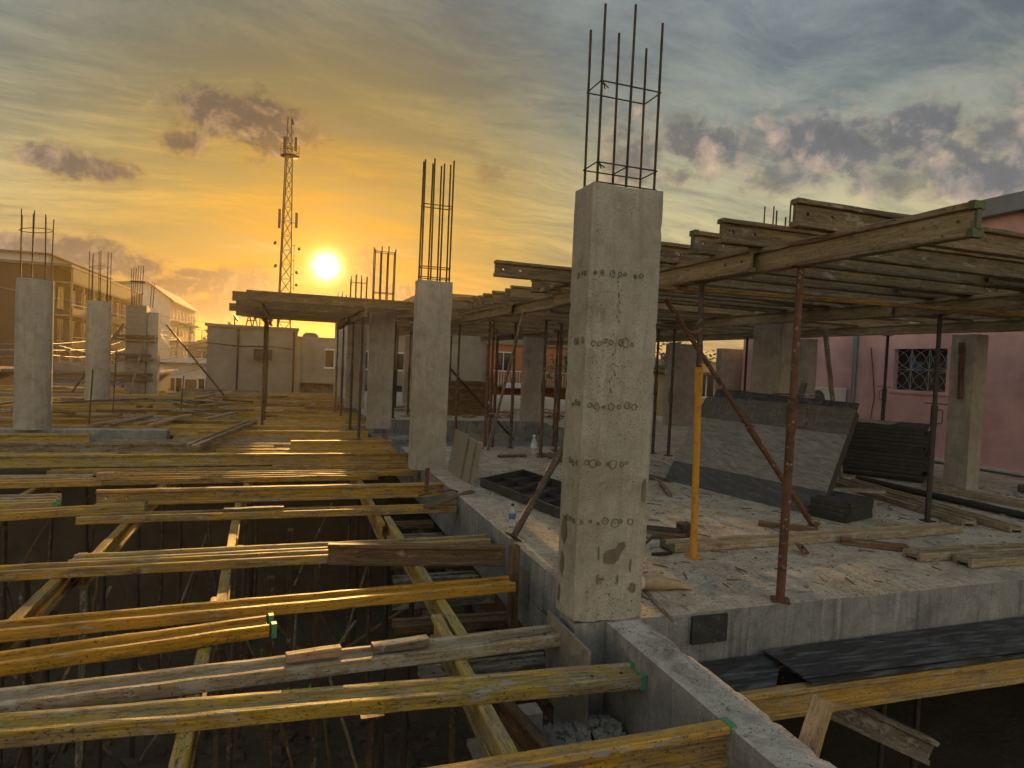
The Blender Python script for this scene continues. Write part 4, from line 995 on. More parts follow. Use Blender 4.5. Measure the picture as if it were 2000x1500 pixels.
m = MB(); m.tube((0, -.012, 0), (0, .012, 0), .014, 10); m.xform(Matrix.Rotation(-.9, 4, 'X')); m.build('bolt', 'steel_dark', sc_, loc=(.01, .035, .06))
# black waffle backed panel lying near the column
wp = thing('framed_shutter', 'black framed panel lying ribs up on the slab between the two columns', 'shutter', (2.34, 7.80, .01), 0)
e1 = Vector((.20, -.98, 0)).normalized(); e2 = Vector((.80, .60, 0)).normalized(); L1, L2 = 2.15, .98
def bar(u0, v0, u1, v1, h0, h1, w, name, m='panel_black'):
    a, b = e1*u0+e2*v0, e1*u1+e2*v1; dirv = (b-a).normalized(); s = Vector((-dirv.y, dirv.x, 0))*w/2; mb = MB()
    c = [a-s, b-s, b+s, a+s]; up = Vector((0, 0, 1))
    mb.add([q+up*h0 for q in c]+[q+up*h1 for q in c], [(3, 2, 1, 0), (4, 5, 6, 7), (0, 1, 5, 4), (1, 2, 6, 5), (2, 3, 7, 6), (3, 0, 4, 7)]); return mb.build(name, m, wp)
mb = MB(); c = [Vector((0, 0, 0)), e1*L1, e1*L1+e2*L2, e2*L2]; mb.add([q+Vector((0, 0, .004)) for q in c]+[q+Vector((0, 0, .016)) for q in c], [(3, 2, 1, 0), (4, 5, 6, 7), (0, 1, 5, 4), (1, 2, 6, 5), (2, 3, 7, 6), (3, 0, 4, 7)]); mb.build('panel_face', 'panel_black', wp)
for (u0, v0, u1, v1) in ((0, 0, L1, 0), (0, L2, L1, L2), (0, 0, 0, L2), (L1, 0, L1, L2)): bar(u0, v0, u1, v1, .003, .105, .022, 'frame_edge')
for k in range(1, 6): bar(L1*k/6, .012, L1*k/6, L2-.012, .017, .085, .014, 'rib')
bar(.012, L2*.5, L1-.012, L2*.5, .017, .070, .018, 'rib')
# boards standing by the second column
for i, (x, y0, y1, h, lb) in enumerate(((2.225, 9.05, 8.35, .60, 'first of the boards leaning beside the second column, the farthest'), (2.25, 8.75, 8.05, .56, 'middle board of those leaning beside the second column'), (2.275, 8.4, 7.85, .55, 'nearest board of those leaning beside the second column'))):
    sheet('plywood_sheet', [(x, y0, .0), (x, y1, .0), (x+.09, y1, h), (x+.09, y0, h)], -.02, 'plywood_brown', lb)
# bottles
def bottle(x, y, label, cap, full):
    t = thing('water_bottle', label, 'bottle', (x, y, .003))
    m = MB(); m.lathe([(.028, 0), (.033, .008), (.033, .05), (.030, .06), (.033, .07), (.033, .135), (.028, .16), (.014, .195), (.013, .21)], 18); m.build('bottle_body', 'clear_plastic', t)
    m = MB(); m.lathe([(.0335, .078), (.0337, .08), (.0337, .128), (.0335, .13)], 18); m.build('paper_label', 'cap_blue' if full else 'banner_white', t)
    m = MB(); m.lathe([(.015, .205), (.015, .225), (.012, .228)], 14); m.build('cap', cap, t)
    return t
bottle(2.09, 5.86, 'small clear water bottle with a dark cap on the slab edge below the black panel', 'rubber_black', True)
b2 = bottle(4.07, 10.45, 'clear water bottle shining in the sun behind the near column', 'trim_white', False); b2.scale = (1.6, 1.6, 1.55)
plank((3.35, 10.2, .003), (3.85, 10.25, .003), .10, .04, 'wood_brown', 'short brown plank on the sunny slab left of the far bottle')
for i in range(9):
    plank((4.2+.09*i, 10.6-.06*i, .004+.012*(i % 4)), (4.35+.1*i, 8.6-.1*i, .004+.014*((i+1) % 4)), .07, .018, ('wood_brown', 'wood_grey')[i % 2], 'thin lath in the pile on the slab behind the near column', 'lath', 'lath', 'laths piled behind the near column')
plank((4.55, 6.9, .003), (4.9, 7.7, .02), .05, .04, 'wood_grey', 'grey stick on the slab just right of the near column', 'stick', 'stick')
# clamps, bag and strip at the column's right side
ch = thing('prop_head', 'dark prop head with a square bracket lying on the slab right of the near column', 'prop head', (3.60, 5.15, .0))
m = MB(); m.tube((-.62, .42, .06), (-.05, .03, .07), .032, 12); m.build('tube', 'steel_dark', ch)
m = MB(); m.box(-.06, .06, -.02, .10, .004, .15); m.build('bracket', 'steel_dark', ch, bevel=.006); m = MB(); m.lathe([(.018, 0), (.018, .004)], 12, (0, 0, 0)); m.xform(Matrix.Rotation(PI/2, 4, 'X')); m.build('bolt_hole', 'hole_black', ch, loc=(-.02, -.0215, .09))
plank((3.0, 5.45, .003), (3.55, 5.10, .003), .10, .06, 'wood_brown', 'wood block under the dark prop head', 'wood_block', 'wood block')
hk = MB(); hk.path([(3.05, 5.0, .02), (3.12, 4.98, .09), (3.18, 4.96, .10), (3.22, 4.95, .06), (3.21, 4.94, .01)], .011, 6); tag(hk.build('steel_hook', 'steel_dark'), 'bent steel hook by the right side of the near column', 'hook')
hk = MB(); hk.path([(2.98, 4.75, .012), (3.08, 4.72, .02), (3.18, 4.76, .012)], .016, 6); tag(hk.build('rubber_strip', 'rubber_black'), 'short black rubber strip on the slab right of the near column', 'rubber')
ac_ = MB(); ac_.box(2.95, 3.2, 5.55, 5.70, .18, .26); ac_.box(2.97, 3.0, 5.56, 5.68, .0, .18); ac_.box(3.15, 3.18, 5.56, 5.68, .0, .18); tag(ac_.build('steel_bracket', 'steel_dark'), 'dark steel bracket half hidden behind the near column', 'bracket')
bag = thing('cloth_sleeve', 'tan rolled cloth sleeve with a white cuff lying at the near column foot', 'cloth', (2.40, 4.02, .0), -.12)
m = MB(); vs = []; fs = []; n = 18; segs = 16
for i in range(segs+1):
    s = i/segs; x = .05+.36*s; ry = .052-.006*s; rz = .045*(1-.75*s**2)+.006
    for k in range(n):
        a = 2*PI*k/n; w = 1+.10*mnoise.noise(Vector((x*14, math.cos(a)*2, math.sin(a)*2)))
        vs.append((x+.02*mnoise.noise(Vector((a, 3, s*2)))*s, ry*w*math.cos(a), rz*w*math.sin(a)+rz*1.02))
for i in range(segs):
    for k in range(n): fs.append((i*n+k, i*n+(k+1) % n, (i+1)*n+(k+1) % n, (i+1)*n+k))
m.add(vs, fs, True); m.add(vs, [tuple(range(segs*n, segs*n+n))]); m.build('sleeve', 'cloth_tan', bag)
m = MB(); m.lathe([(.042, 0), (.058, .01), (.060, .03), (.050, .052)], 18); m.xform(Matrix.Rotation(PI/2, 4, 'Y')); m.build('cuff', 'cloth_white', bag, loc=(.0, 0, .058))
plank((2.46, 3.98, .003), (2.33, 3.40, .004), .032, .006, 'wood_grey', 'thin flat strip jutting over the slab rim at the near column foot', 'flat_strip', 'strip', rough=False)
wr = MB(); wr.path([(3.62, 4.78, .0), (3.62, 4.79, .10), (3.60, 4.83, .16), (3.60, 4.9, .18)], .004, 5); tag(wr.build('tie_wire', 'galvanised'), 'thin pale tie wire looped over the weathered beam', 'wire')
rubble('slab_chips', 'splash_grey', 260, (2.3, 9.0, 3.8, 10.8), .030, lambda x, y: .004, 'small pale concrete chips scattered on the slab', seed=31, flat=.5, cat='chips')
rubble('slab_chips', 'stain_brown', 420, (2.3, 9.0, 3.8, 10.8), .022, lambda x, y: .004, 'brown wood crumbs scattered on the slab', seed=32, flat=.4, cat='chips')
rubble('slab_chips', 'splash_grey', 160, (7.5, 11, 5.0, 7.0), .06, lambda x, y: .004, 'larger pale debris among the long timbers on the right', seed=34, flat=.5, cat='chips')
sp = MB(); rsp = random.Random(92)
for _ in range(520):
    x, y, a = rsp.uniform(2.3, 9.5), rsp.uniform(3.7, 11.2), rsp.uniform(0, 3.1); L = rsp.uniform(.02, .16)
    sp.tube((x, y, .004), (x+L*math.cos(a), y+L*math.sin(a), .008), rsp.uniform(.002, .006), 4)
tag(sp.build('wood_splinters', 'wood_brown'), 'wood splinters and offcut slivers strewn over the slab', 'splinters', None, 'stuff')
sp = MB(); rsp = random.Random(91)
for _ in range(150):
    x, y, a = rsp.uniform(1.95, 2.16), rsp.uniform(.8, 3.52), rsp.uniform(0, 3.1); L = rsp.uniform(.003, .016)
    sp.tube((x, y, -.001), (x+L*math.cos(a), y+L*math.sin(a), .002), rsp.uniform(.0009, .0024), 4)
tag(sp.build('wood_splinters', 'stain_brown'), 'dark splinters scattered on top of the near edge beam', 'splinters', None, 'stuff')
# ------------------------------------------------------------------ raised deck over the slab
DB = 2.36
prim = [((3.345, 2.40), (3.345, 5.9), 'big weathered deck girder jutting towards the viewer with an olive end cap', (0,), True),
        ((3.255, 4.02), (3.255, 7.85), 'deck girder lapped left of the big jutting one', (), True),
        ((3.345, 6.6), (3.345, 10.4), 'third deck girder back in the line above the slab edge', (), False),
        ((3.255, 9.6), (3.255, 12.6), 'last deck girder of the line above the slab edge', (), False),
        ((6.95, 3.1), (6.95, 6.9), 'near deck girder of the middle line above the dark prop', (), True),
        ((6.86, 5.9), (6.86, 9.8), 'far deck girder of the middle line above the dark prop', (), False),
        ((9.76, 3.0), (9.76, 6.9), 'near deck girder of the right line before the pink wall', (), True),
        ((9.67, 6.2), (9.67, 10.1), 'far deck girder of the right line before the pink wall', (), False),
        ((6.95, 9.9), (6.95, 13.8), 'rearmost deck girder of the middle line', (), False),
        ((9.76, 10.0), (9.76, 13.8), 'rearmost deck girder of the right line', (), False)]
for a, b, lb, caps, hl in prim: ibeam((*a, DB), (*b, DB), 'wood_girder', lb, False, caps, 'plastic_olive', holes=hl)
ys = [3.33, 4.0, 4.46, 5.0, 5.5, 6.05, 6.46, 6.83, 7.2, 7.62, 8.02, 8.9, 9.32, 9.75, 10.22, 10.62, 11.0, 11.45, 12.0, 12.5, 13.0, 13.5]
ordn = ('first', 'second', 'third', 'fourth', 'fifth', 'sixth', 'seventh', 'eighth', 'ninth', 'tenth', 'eleventh', 'twelfth', 'thirteenth', 'fourteenth', 'fifteenth', 'sixteenth', 'seventeenth', 'eighteenth', 'nineteenth', 'twentieth', 'twenty-first', 'twenty-second')
rd = random.Random(12); DJ = DB+BH+.001
for i, yy in enumerate(ys):
    x0 = 3.0+rd.uniform(-.06, .06)
    if i == 7: x0 = 2.10
    if i > 16: x0 = 2.85+rd.uniform(-.2, .1)
    x1 = x0+rd.uniform(4.1, 4.9); x2 = 10.9+rd.uniform(-.4, .6); mm = 'wood_deck'
    dy = .085 if i % 2 else -.085
    if yy in (8.02,): x1 = 7.1
    hl = i < 9 or i == 7
    la = ordn[i]+' deck joist from the front, its left end over the slab edge'
    lb = ordn[i]+' deck joist from the front, right hand piece'
    if i < 12:
        ibeam((x0, yy, DJ), (x1, yy, DJ), mm, la, False, (0,) if i in (2, 5) else (), 'plastic_olive', None, 'deck_joist', hl)
        if yy not in (8.02,): ibeam((x1-rd.uniform(.9, 1.5), yy+dy, DJ), (x2, yy+dy, DJ), 'wood_deck', lb, False, (0,) if i % 3 == 0 else (), 'plastic_olive', None, 'deck_joist', False)
    else:
        ibeam_far((x0, yy, DJ), (x1, yy, DJ), mm, la, False, name='deck_joist')
        ibeam_far((x1-rd.uniform(.6, 1.3), yy+dy, DJ), (x2, yy+dy, DJ), mm, lb, False, name='deck_joist')
yq = 14.05; rq = random.Random(77)
while yq < 24.0:
    if not 16.55 < yq < 17.1 and not 21.9 < yq < 22.4:
        xs = rq.uniform(2.9, 3.3); xe = xs+rq.uniform(4.2, 4.9)
        ibeam_far((xs, yq, DJ), (xe, yq, DJ), 'wood_deck', 'deck joist in the rows farther back over the slab', False, 'rear deck joists', 'deck_joist')
        ibeam_far((xe-.8, yq+.09, DJ), (11.6+rq.uniform(-.3, .3), yq+.09, DJ), 'wood_deck', 'deck joist in the rows farther back over the slab', False, 'rear deck joists', 'deck_joist')
    yq += rq.uniform(.42, .52)
for i, (xg, y0, y1) in enumerate(((3.6, 13.0, 17.0), (3.7, 16.9, 20.6), (3.6, 20.2, 24.0), (6.95, 13.9, 16.6), (7.05, 17.1, 20.6), (6.95, 20.3, 24.0), (9.76, 13.9, 17.6), (9.67, 17.2, 20.9), (9.76, 20.5, 24.1))):
    ibeam_far((xg, y0, DB), (xg, y1, DB), 'wood_deck', ('left', 'middle', 'right')[i//3]+' line of rear deck girders, '+('first', 'second', 'last')[i % 3]+' from the front', False)
plank((3.08, 5.06, 2.318), (8.9, 4.5, 2.318), .045, .04, 'wood_gold', 'thin long lath nailed across under the deck girders', 'lath', 'lath', rough=False)
plank((3.12, 7.9, 2.545), (3.14, 6.5, 2.60), .10, .04, 'wood_weathered', 'loose board lying on the deck girder left of the near column', 'timber_plank', 'plank')
pl_ = plank((3.2, 7.0, 2.315), (3.5, 7.0, 2.315), .12, .04, 'wood_weathered', 'packing piece under the deck girder left of the near column', 'wood_block', 'wood block')
plank((3.4, 8.3, 2.32), (6.2, 9.3, 2.30), .05, .035, 'wood_brown', 'batten running back under the deck left of the near column', 'batten', 'batten')
hb = MB(); hb.path([(9.5, 5.9, 2.33), (9.75, 5.7, 2.32), (10.3, 5.5, 2.24), (10.45, 5.45, 2.25), (10.47, 5.45, 2.33)], .014, 6); tag(hb.build('bent_bar', 'steel_dark'), 'bent steel bar hanging under the deck at the right column', 'bar')
ht = MB(); ht.tube((9.56, 6.95, 1.35), (9.55, 6.98, 2.2), .035, 8); tag(ht.build('hanging_tube', 'steel_rust'), 'rusty tube tied to the face of the right column', 'tube')
# ------------------------------------------------------------------ far raised deck at left, in the glow
for i, (x, y0, y1) in enumerate(((-.55, 13.0, 17.0), (-.64, 16.3, 19.2), (-.55, 18.0, 20.2), (1.35, 12.7, 16.8), (1.26, 16.2, 19.2), (1.35, 18.4, 20.2))):
    ibeam_far((x, y0, DB), (x, y1, DB), 'wood_deck', ('near', 'middle', 'rear')[i % 3]+' girder of the far raised deck, '+('left' if x < 0 else 'right')+' line', False)
yy = 12.82; i = 0; rc = random.Random(5)
while yy < 20.1:
    if not (14.32 < yy < 14.82 or 19.9 < yy < 20.4):
        xl = -.80 if i == 0 else rc.uniform(-1.42, -.95)
        ibeam_far((xl, yy, DJ), (3.0 if i % 2 else 2.8, yy, DJ), 'wood_deck', ('front joist of the far raised deck, a dark band below the sun' if i == 0 else 'joist of the far raised deck behind the front one'), False, group=None if i == 0 else 'joists of the far raised deck', name='deck_joist')
    i += 1; yy += rc.uniform(.38, .5)
prop((-.56, 15.6, -.09), (-.56, 15.6, 2.355), 'lone prop carrying the far raised deck above the joists', 'steel_brown', split=.55, handle=False)
for i, (x, y) in enumerate(((1.3, 17.4), (-.6, 18.9), (1.3, 19.6), (1.35, 13.2), (-.58, 17.2), (1.35, 15.2))):
    prop((x, y, -.09), (x, y, 2.355), 'hazy prop under the far raised deck', 'steel_brown', handle=False, pin=False, detail=False, group='hazy props under the far deck')
for i, (x, y) in enumerate(((2.5, 13.4), (2.6, 17.0), (2.5, 12.9), (2.9, 15.0), (2.8, 18.5), (3.2, 20.5), (2.5, 22.0), (3.8, 17.8))):
    prop((x, y, -.55 if y < 16.6 else 0), (x, y, 2.5), 'dark prop right of the third column', 'steel_dark', handle=False, pin=False, detail=False, group='props right of the third column')
for i in range(9):
    panel_flat('framed_shutter', 1.5, .9, .11, 'panel in the stack beyond the recess behind the second column', 'panels of the far stack', (4.75+.07*(i % 3), 18.5, .002+.11*i), .1, 'wood_brown')
rubble('far_scrap', 'wood_pale', 120, (3.0, 9.0, 17.2, 21), .30, lambda x, y: .01, 'scattered scrap wood and metal on the far slab', seed=40, flat=.25, cat='scrap')
# ------------------------------------------------------------------ pink house
ph = thing('pink_house', 'pink plastered house with a grey roof fascia and grille window at right', 'house', (12.5, 10, GZ))
H0 = -GZ
w = MB(); y0, y1 = -8.0, 5.6; wy0, wy1, wz0, wz1 = -.60, .62, 1.385+H0, 2.27+H0
w.box(0, .25, y0, wy0, H0, 4.75+H0); w.box(0, .25, wy1, y1, H0, 4.75+H0); w.box(0, .25, wy0, wy1, H0, wz0); w.box(0, .25, wy0, wy1, wz1, 4.75+H0)
w.box(.251, 9, y1-.25, y1, H0, 4.75+H0); w.build('wall', 'plaster_pink', ph)
w = MB(); w.box(-.02, .25, y0, y1, 0, H0-.02); w.build('plinth', 'concrete_grey', ph)
w = MB(); w.box(-.05, .1, y0, y1, H0-.02, H0+.03); w.build('base_trim', 'trim_white', ph)
w = MB(); w.box(-.22, 9.2, y0-.1, y1+.2, 4.75+H0, 5.07+H0); w.build('roof_fascia', 'fascia_grey', ph)
for bx in ((-.03, .13, wy0-.06, wy1+.06, wz0-.07, wz0-.001), (-.012, .12, wy0-.05, wy0-.001, wz0, wz1), (-.012, .12, wy1+.001, wy1+.05, wz0, wz1), (-.012, .12, wy0-.05, wy1+.05, wz1+.001, wz1+.05)):
    w = MB(); w.box(*bx); w.build('window_surround', 'plaster_pink', ph)
w = MB(); w.tube((-.05, 1.6, .3), (-.05, 1.6, 4.7+H0), .045, 8); w.build('drain_pipe', 'fascia_grey', ph)
wn = MB(); wn.box(.14, .16, wy0, wy1, wz0, wz1); win = wn.build('window', 'glass_dark', ph)
gr = MB(); nx, nz = 3, 2; cw, chh = (wy1-wy0)/nx, (wz1-wz0)/nz; GR = .0062
for i in range(nx+1): gr.tube((.03, wy0+cw*i, wz0), (.03, wy0+cw*i, wz1), GR, 5)
for j in range(nz+1): gr.tube((.03, wy0, wz0+chh*j), (.03, wy1, wz0+chh*j), GR, 5)
for i in range(nx):
    for j in range(nz):
        cy, cz = wy0+cw*(i+.5), wz0+chh*(j+.5)
        for (a, b) in (((wy0+cw*i, wz0+chh*j), (wy0+cw*(i+1), wz0+chh*(j+1))), ((wy0+cw*i, wz0+chh*(j+1)), (wy0+cw*(i+1), wz0+chh*j))):
            dxx, dzz = b[0]-a[0], b[1]-a[1]; LL = math.hypot(dxx, dzz); nxv, nzv = -dzz/LL, dxx/LL
            for s in (-1, 1):
                pts = []
                for k in range(11):
                    q = k/10; bulge = s*.11*math.sin(PI*q); pts.append((.03, a[0]+dxx*q+nxv*bulge, a[1]+dzz*q+nzv*bulge))
                gr.path(pts, GR*.8, 4)
gr.build('grille', 'grille_white', win)
for (yy, zz, hh) in ((.28, .45, .30), (.12, .40, .22), (-.5, .38, .2)):
    m = MB(); m.box(.132, .138, yy-.07, yy+.07, wz0+zz, wz0+zz+hh); m.build('painted_reflection', 'reflection_blue', win)  # faint bluish glass reflections painted as thin boxes behind the grille
ac = thing('air_conditioner', 'white air conditioner outdoor unit on the pink wall above the panels', 'air conditioner', (12.3, 12.2, .76))
m = MB(); m.box(-.16, .16, -.42, .42, 0, .58); m.build('casing', 'ac_white', ac, bevel=.015)
m = MB(); m.lathe([(.20, 0), (.22, .012), (.20, .02)], 24); m.xform(Matrix.Rotation(-PI/2, 4, 'Y')); m.build('fan_guard', 'roof_dark', ac, loc=(-.16, .12, .29))
m = MB(); m.box(-.15, .2, -.3, -.27, -.04, -.001); m.box(-.15, .2, .27, .3, -.04, -.001); m.build('bracket', 'galvanised', ac)
cb = MB(); cb.path([(12.47, 11.2, 2.3), (12.44, 11.1, 1.9), (12.44, 11.0, 1.2), (12.46, 11.1, .6), (12.46, 11.3, .2)], .014, 6); tag(cb.build('cable', 'roof_rust'), 'dangling cable on the pink wall', 'cable')
# ------------------------------------------------------------------ street and houses behind
def wbox(root, name, m, *b):
    k = MB(); k.box(*b); return k.build(name, m, root)
def windows_y(root, x, ys_, zs_, w, h, m='glass_dark', sx=-1, frame='trim_white'):
    """windows on a wall that runs along y at x; sx is the side they face"""
    for y in ys_:
        for z in zs_:
            k = MB(); k.box(min(x, x+sx*.03), max(x, x+sx*.03), y-w/2, y+w/2, z, z+h); wn_ = k.build('window', m, root)
            k = MB(); a, b = min(x, x+sx*.06), max(x, x+sx*.06)
            k.box(a, b, y-w/2-.06, y+w/2+.06, z+h, z+h+.07); k.box(a, b, y-w/2-.06, y+w/2+.06, z-.08, z); k.box(a, b, y-.03, y+.03, z, z+h); k.build('frame', frame, wn_)
def windows_x(root, y, xs_, zs_, w, h, m='glass_dark', frame='trim_white'):
    for x in xs_:
        for z in zs_:
            k = MB(); k.box(x-w/2, x+w/2, y-.03, y, z, z+h); wn_ = k.build('window', m, root)
            k = MB(); k.box(x-w/2-.06, x+w/2+.06, y-.07, y, z+h, z+h+.07); k.box(x-w/2-.06, x+w/2+.06, y-.07, y, z-.08, z); k.box(x-.03, x+.03, y-.06, y, z, z+h); k.build('frame', frame, wn_)
# apartment block with balconies
ab = thing('apartment_block', 'brown brick apartment block with cream balconies behind the leftmost column', 'building', (-19.6, 70, GZ)); HZ = -GZ
wbox(ab, 'wall', 'brick_brown', -26, -1.2, 0, 30, 0, HZ+8.6); wbox(ab, 'roof', 'roof_dark', -26.2, .3, -.3, 30.2, HZ+8.6, HZ+8.85); wbox(ab, 'roof_shed', 'wall_white', -12, -2.5, 3, 24, HZ+8.85, HZ+9.9); wbox(ab, 'roof_canopy', 'roof_dark', -12.5, -2.0, 2.5, 24.5, HZ+9.9, HZ+10.05)
for f in range(5):
    z = HZ+7.3-3.05*f
    b_ = wbox(ab, 'balcony', 'wall_cream', -1.2, .25, .3, 29.6, z-.15, z+.0)
    wbox(ab, 'balcony_wall', 'wall_cream', .1, .28, .3, 29.6, z+.0, z+.62 if f else z+1.25)
    for q in range(9): wbox(ab, 'balcony_post', 'wall_cream', .08, .22, .3+q*3.6, .48+q*3.6, z-2.95, z-.15)
    k = MB(); k.tube((.2, .3, z+.95), (.2, 29.6, z+.95), .03, 5); k.build('railing', 'trim_white', ab)
    windows_y(ab, -1.2, [2.0+3.6*q for q in range(8)], [z-2.4], 1.6, 1.9, 'glass_dark', 1)
windows_x(ab, 0, [-2.6], [HZ+5.2, HZ+2.1, HZ-1.0], 1.1, 1.4)
windows_x(ab, 0, [-8, -13], [HZ+5.2, HZ+2.1, HZ-1.0], 1.2, 1.4)
# gabled block
gb = thing('gabled_block', 'pale gabled block with a dark roof behind the shuttered column', 'building', (-24.8, 110, GZ))
wbox(gb, 'wall', 'wall_white', 0, 7.3, 0, 28, 0, HZ+8.9)
k = MB(); k.add([(0, 0, HZ+8.9), (7.3, 0, HZ+8.9), (4.2, 0, HZ+11.0), (.5, 0, HZ+10.8), (0, 28, HZ+8.9), (7.3, 28, HZ+8.9), (4.2, 28, HZ+11.0), (.5, 28, HZ+10.8)], [(0, 1, 2, 3), (5, 4, 7, 6), (0, 3, 7, 4), (1, 5, 6, 2), (2, 6, 7, 3), (0, 4, 5, 1)]); k.build('gable', 'wall_white', gb)
k = MB()
k.add([(7.8, -.5, HZ+8.5), (4.2, -.5, HZ+11.1), (4.2, 28.5, HZ+11.1), (7.8, 28.5, HZ+8.5), (7.8, -.5, HZ+8.75), (4.2, -.5, HZ+11.4), (4.2, 28.5, HZ+11.4), (7.8, 28.5, HZ+8.75)], [(0, 1, 2, 3), (7, 6, 5, 4), (0, 4, 5, 1), (3, 2, 6, 7), (0, 3, 7, 4)])
k.add([(-.5, -.5, HZ+10.7), (4.2, -.5, HZ+11.1), (4.2, 28.5, HZ+11.1), (-.5, 28.5, HZ+10.7), (-.5, -.5, HZ+11.0), (4.2, -.5, HZ+11.4), (4.2, 28.5, HZ+11.4), (-.5, 28.5, HZ+11.0)], [(3, 2, 1, 0), (4, 5, 6, 7), (1, 5, 4, 0), (7, 6, 2, 3), (0, 4, 7, 3)])
k.build('roof', 'roof_dark', gb)
windows_y(gb, 7.3, [2+3.5*q for q in range(8)], [HZ+6.2, HZ+3.2, HZ+.2], 1.4, 1.5, 'glass_dark', 1)
k = MB(); [k.box(7.3, 8.3, .5, 27.5, HZ+5.6-3*q, HZ+5.75-3*q) for q in range(3)]; k.build('balcony', 'wall_cream', gb)
# low rendered building with dish, behind the far deck
lb_ = thing('flat_roofed_building', 'low rendered building with stained wall and roof dish in the glow', 'building', (-3.6, 32.2, GZ))
wbox(lb_, 'wall', 'wall_block', 0, 3.9, 0, 6, 0, HZ+2.66); wbox(lb_, 'upper_wall', 'wall_block', 3.91, 13, -.15, 6, HZ+.2, HZ+2.4); wbox(lb_, 'lower_wall', 'concrete_dark', 3.91, 13, .6, 6, 0, HZ+.2)
wbox(lb_, 'parapet', 'wall_block', -.1, 3.95, -.1, 6.1, HZ+2.66, HZ+2.78); wbox(lb_, 'pilaster', 'wall_cream', 3.8, 4.05, -.28, 0, 0, HZ+2.4); wbox(lb_, 'awning', 'roof_rust', .2, 3.8, -1.6, -.01, HZ-.55, HZ-.48)
for x in (.6, 2.0, 3.4): wbox(lb_, 'shutter_door', 'steel_dark', x-.55, x+.55, -.04, 0, .1, 2.5)
windows_x(lb_, -.15, [5.6, 7.2, 9.0], [HZ+1.0], .8, .8)
for x in (1.3, 3.75):
    m = MB(); m.tube((x, -.06, .1), (x, -.06, HZ+2.6), .045, 6); m.build('drain_pipe', 'steel_dark', lb_)
for (x, z) in ((2.4, HZ+1.2), (7.9, HZ+.8)):
    m = MB(); m.box(x-.4, x+.4, -.36, -.16, z, z+.5); m.build('wall_unit', 'steel_dark', lb_)
m = MB(); m.path([(0, -.05, HZ+1.9), (1.4, -.05, HZ+1.8), (2.6, -.05, HZ+1.86), (3.9, -.05, HZ+1.75)], .02, 4); m.build('wall_cable', 'rubber_black', lb_)
dsh = thing('satellite_dish', 'satellite dish on the roof of the low building', 'dish', (-2.5, 32.6, 2.66+.12))
m = MB(); m.tube((0, 0, 0), (0, 0, .28), .03, 6); m.build('mast', 'steel_dark', dsh); m = MB(); m.lathe([(.02, 0), (.14, .03), (.25, .10)], 16); m.xform(Matrix.Rotation(.9, 4, 'Y')); m.build('reflector', 'steel_dark', dsh, loc=(.0, 0, .28))
rf = thing('roof_frame', 'small metal frame on the roof beside the dish', 'frame', (-1.75, 32.5, 2.78))
m = MB()
for (a, b) in (((-.25, 0, 0), (-.12, 0, .55)), ((.0, 0, 0), (-.12, 0, .55)), ((.05, 0, 0), (.12, 0, .5)), ((.25, 0, 0), (.12, 0, .5)), ((-.2, 0, .25), (.2, 0, .25)), ((.35, 0, 0), (.35, 0, .8))): m.tube(a, b, .028, 5)
m.build('bars', 'steel_dark', rf)
# orange house and neighbours seen between the columns
oh = thing('orange_house', 'orange rendered house with white balcony rail beyond the slab', 'house', (13.6, 45, GZ))
wbox(oh, 'wall', 'wall_orange', 0, 9, 0, 8, 0, HZ+3.0); wbox(oh, 'upper_wall', 'wall_block', -4.9, 9, .2, 8, HZ+3.0, HZ+6.1); wbox(oh, 'side_wall', 'wall_block', -4.9, -.01, .2, 8, 0, HZ+3.0); wbox(oh, 'roof', 'roof_dark', -5.0, 9.4, -.3, 8.4, HZ+6.1, HZ+6.3); wbox(oh, 'floor_band', 'wall_cream', -.2, 9.2, -.2, -.01, HZ+2.9, HZ+3.15); wbox(oh, 'balcony', 'wall_cream', 0, 9, -1.4, -.01, HZ-.15, HZ+.0)  # left end of upper and side walls stretched, out of view, to block sun
k = MB()
for q in range(46): k.box(.05+q*.2, .08+q*.2, -1.35, -1.32, HZ+.001, HZ+.95)
k.box(0, 9, -1.37, -1.30, HZ+.95, HZ+1.02); k.build('railing', 'trim_white', oh); windows_x(oh, 0, [1.2, 4.0, 6.8], [HZ+1.0], 1.2, 1.3); windows_x(oh, .2, [-1.8, .8, 3.2, 5.6, 8.0], [HZ+4.1], 1.2, 1.2)
bn = thing('banner', 'long white banner with small dark lettering below the orange house', 'banner', (14.3, 43.2, -.2))
m = MB(); m.box(0, 3.2, 0, .02, 0, .36); m.build('cloth', 'banner_white', bn)
m = MB(); rb = random.Random(3); x = .15
while x < 3.0:
    wv = rb.uniform(.05, .12)
    if rb.random() < .75:
        m.box(x, x+.03, -.012, -.002, .08, .08+rb.uniform(.12, .22)); m.box(x+.03, x+wv, -.012, -.002, .08+rb.choice((0, .1)), .11+rb.choice((0, .1)))
    x += wv+.04
m.build('lettering', 'cap_blue', bn)
